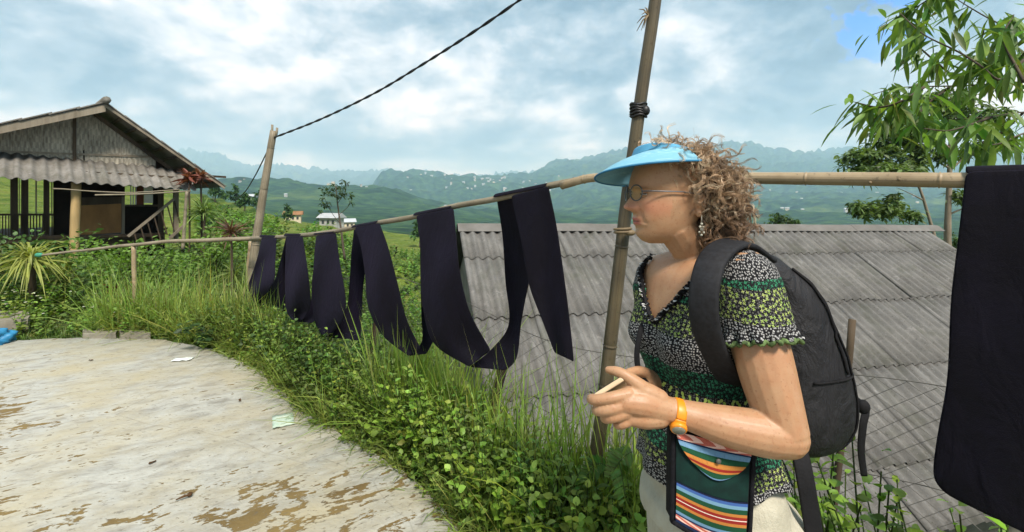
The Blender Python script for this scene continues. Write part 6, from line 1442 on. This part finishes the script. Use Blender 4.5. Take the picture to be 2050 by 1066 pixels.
# ------------------------------------------------------------------ woven shoulder bag
bag = empty('shoulder_bag', P(1425, 1100, .97), 'small black woven shoulder bag with bright striped bands at her hip', 'bag')
STR = [(.0, '1c2b4a'), (.05, '1c2b4a'), (.051, 'c46a5a'), (.13, 'd98a78'), (.131, '20304e'), (.16, '20304e'), (.161, '6a8fac'), (.21, '6a8fac'), (.211, '1d4a32'), (.30, '1d4a32'), (.301, 'b8793a'), (.35, 'b8793a'), (.351, '8f2a24'), (.405, '8f2a24'), (.406, 'e6d8c8'), (.42, 'e6d8c8'), (.421, '8f2a24'), (.47, '8f2a24'), (.471, 'b8793a'), (.52, 'b8793a'), (.521, '1d4a32'), (.60, '1d4a32'), (.601, '6f97b0'), (.66, '6f97b0'), (.661, '3f5f9c'), (.71, '3f5f9c'), (.711, '1a2038'), (.76, '1a2038')]
def stripes(stops):
    def f(g):
        uv = g.coord('UV'); u, v, _ = g.sep(uv); v2 = g.m('ADD', v, g.m('MULTIPLY', g.m('SUBTRACT', g.noise(uv, 8, 2), .5), .008))
        c = None
        for i in range(0, len(stops)-1, 2):
            cc = lin(stops[i][1]); c = cc if c is None else g.mix(g.m('GREATER_THAN', v2, stops[i][0]), c, cc)
        zig = g.m('GREATER_THAN', g.m('SINE', g.m('ADD', g.m('MULTIPLY', u, 130), g.m('MULTIPLY', v, 90))), .2); c2 = g.mix(g.m('MULTIPLY', zig, g.m('MULTIPLY', g.m('GREATER_THAN', v2, .051), g.m('LESS_THAN', v2, .131))), c, lin('efc8b8'))
        wv = g.noise(g.stretch(uv, (240, 240, 1)), 1, 2, .6); return (g.mix(g.m('MULTIPLY', g.mapr(wv, .5, .8), .35), c2, (.02, .02, .02)), wv, .5, .003)
    return f
material('woven_stripes', stripes(STR), .85, .15)
plain('black_felt', '1b1b1f', '0e0e12', 120, .9, .15, .3); plain('green_felt', '12302a', '0e1a1a', 25, .9, .15, .2)
def bagp(u, v, off=0.):
    """u 0..1 left-right, v 0..1 top-bottom"""
    tl_, tr_, bl_, br_ = (1346, 866), (1508, 905), (1344, 1042), (1498, 1098); x = (tl_[0]*(1-u)+tr_[0]*u)*(1-v)+(bl_[0]*(1-u)+br_[0]*u)*v; y = (tl_[1]*(1-u)+tr_[1]*u)*(1-v)+(bl_[1]*(1-u)+br_[1]*u)*v
    y += 14*math.sin(math.pi*u)*v*v; q = P(x, y, .985); return q+Vector((0, -1, 0))*(off+.014*math.sin(math.pi*u)*math.sin(math.pi*min(1, v*1.05)))
n = 15; rim = lambda u, v: .0
bodyb = MB().loft([[bagp(i/(n-1), j/(n-1)) for i in range(n)]+[bagp(i/(n-1), j/(n-1))+Vector((0, .035, 0)) for i in range(n-1, -1, -1)] for j in range(n)]).build('bag_body', 'black_felt', bag)
rows = [[bagp(.045+.91*i/(n-1), .05+.47*j/(n-1), .0015) for i in range(n)] for j in range(n)]; MB().grid(rows).build('upper_panel', 'green_felt', bag)
rows = [[bagp(.05+.90*i/(n-1), .52+.45*j/(n-1), .003) for i in range(n)] for j in range(n)]; MB().grid(rows, [(i/(n-1)*.16, .74*(1-j/(n-1))) for j in range(n) for i in range(n)]).build('striped_pocket', 'woven_stripes', bag)
rows = [[bagp(.5+(i/(n-1)-.5)*.92*(1-.62*(j/(n-1))**2.2), -.03+.33*j/(n-1)+.05*math.sin(math.pi*i/(n-1))*j/(n-1), .006+.004*math.sin(math.pi*j/(n-1))) for i in range(n)] for j in range(n)]
MB().grid(rows, [(i/(n-1)*.16, [.12, .1, .09, .145, .19, .19, .25, .25, .33, .33, .38, .32, .25, .25, .14][j]) for j in range(n) for i in range(n)]).build('flap', 'woven_stripes', bag)
bq = bagp(.52, .14, .016); MB().ball(bq, (.006, .003, .006), 10, 6).build('button', 'metal_wire', bag)
for u in (.0, 1.): MB().tube([bagp(u, v, .002) for v in np.linspace(0, 1, 16)], .005, 6).build('edge_binding', 'black_felt', bag)
MB().tube([bagp(u, 1, .002) for u in np.linspace(0, 1, 16)], .005, 6).build('edge_binding', 'black_felt', bag)
ribbon('bag_strap', [bagp(.98, .02, -.01), P(1492, 860, 1.03), P(1480, 800, 1.06), P(1465, 720, 1.075), P(1450, 640, 1.075), P(1430, 560, 1.06), P(1420, 520, 1.06)], [(-.3, -1, 0)]*6+[(-.3, -.6, .6)], .022, .004, 'black_webbing', bag, 40)
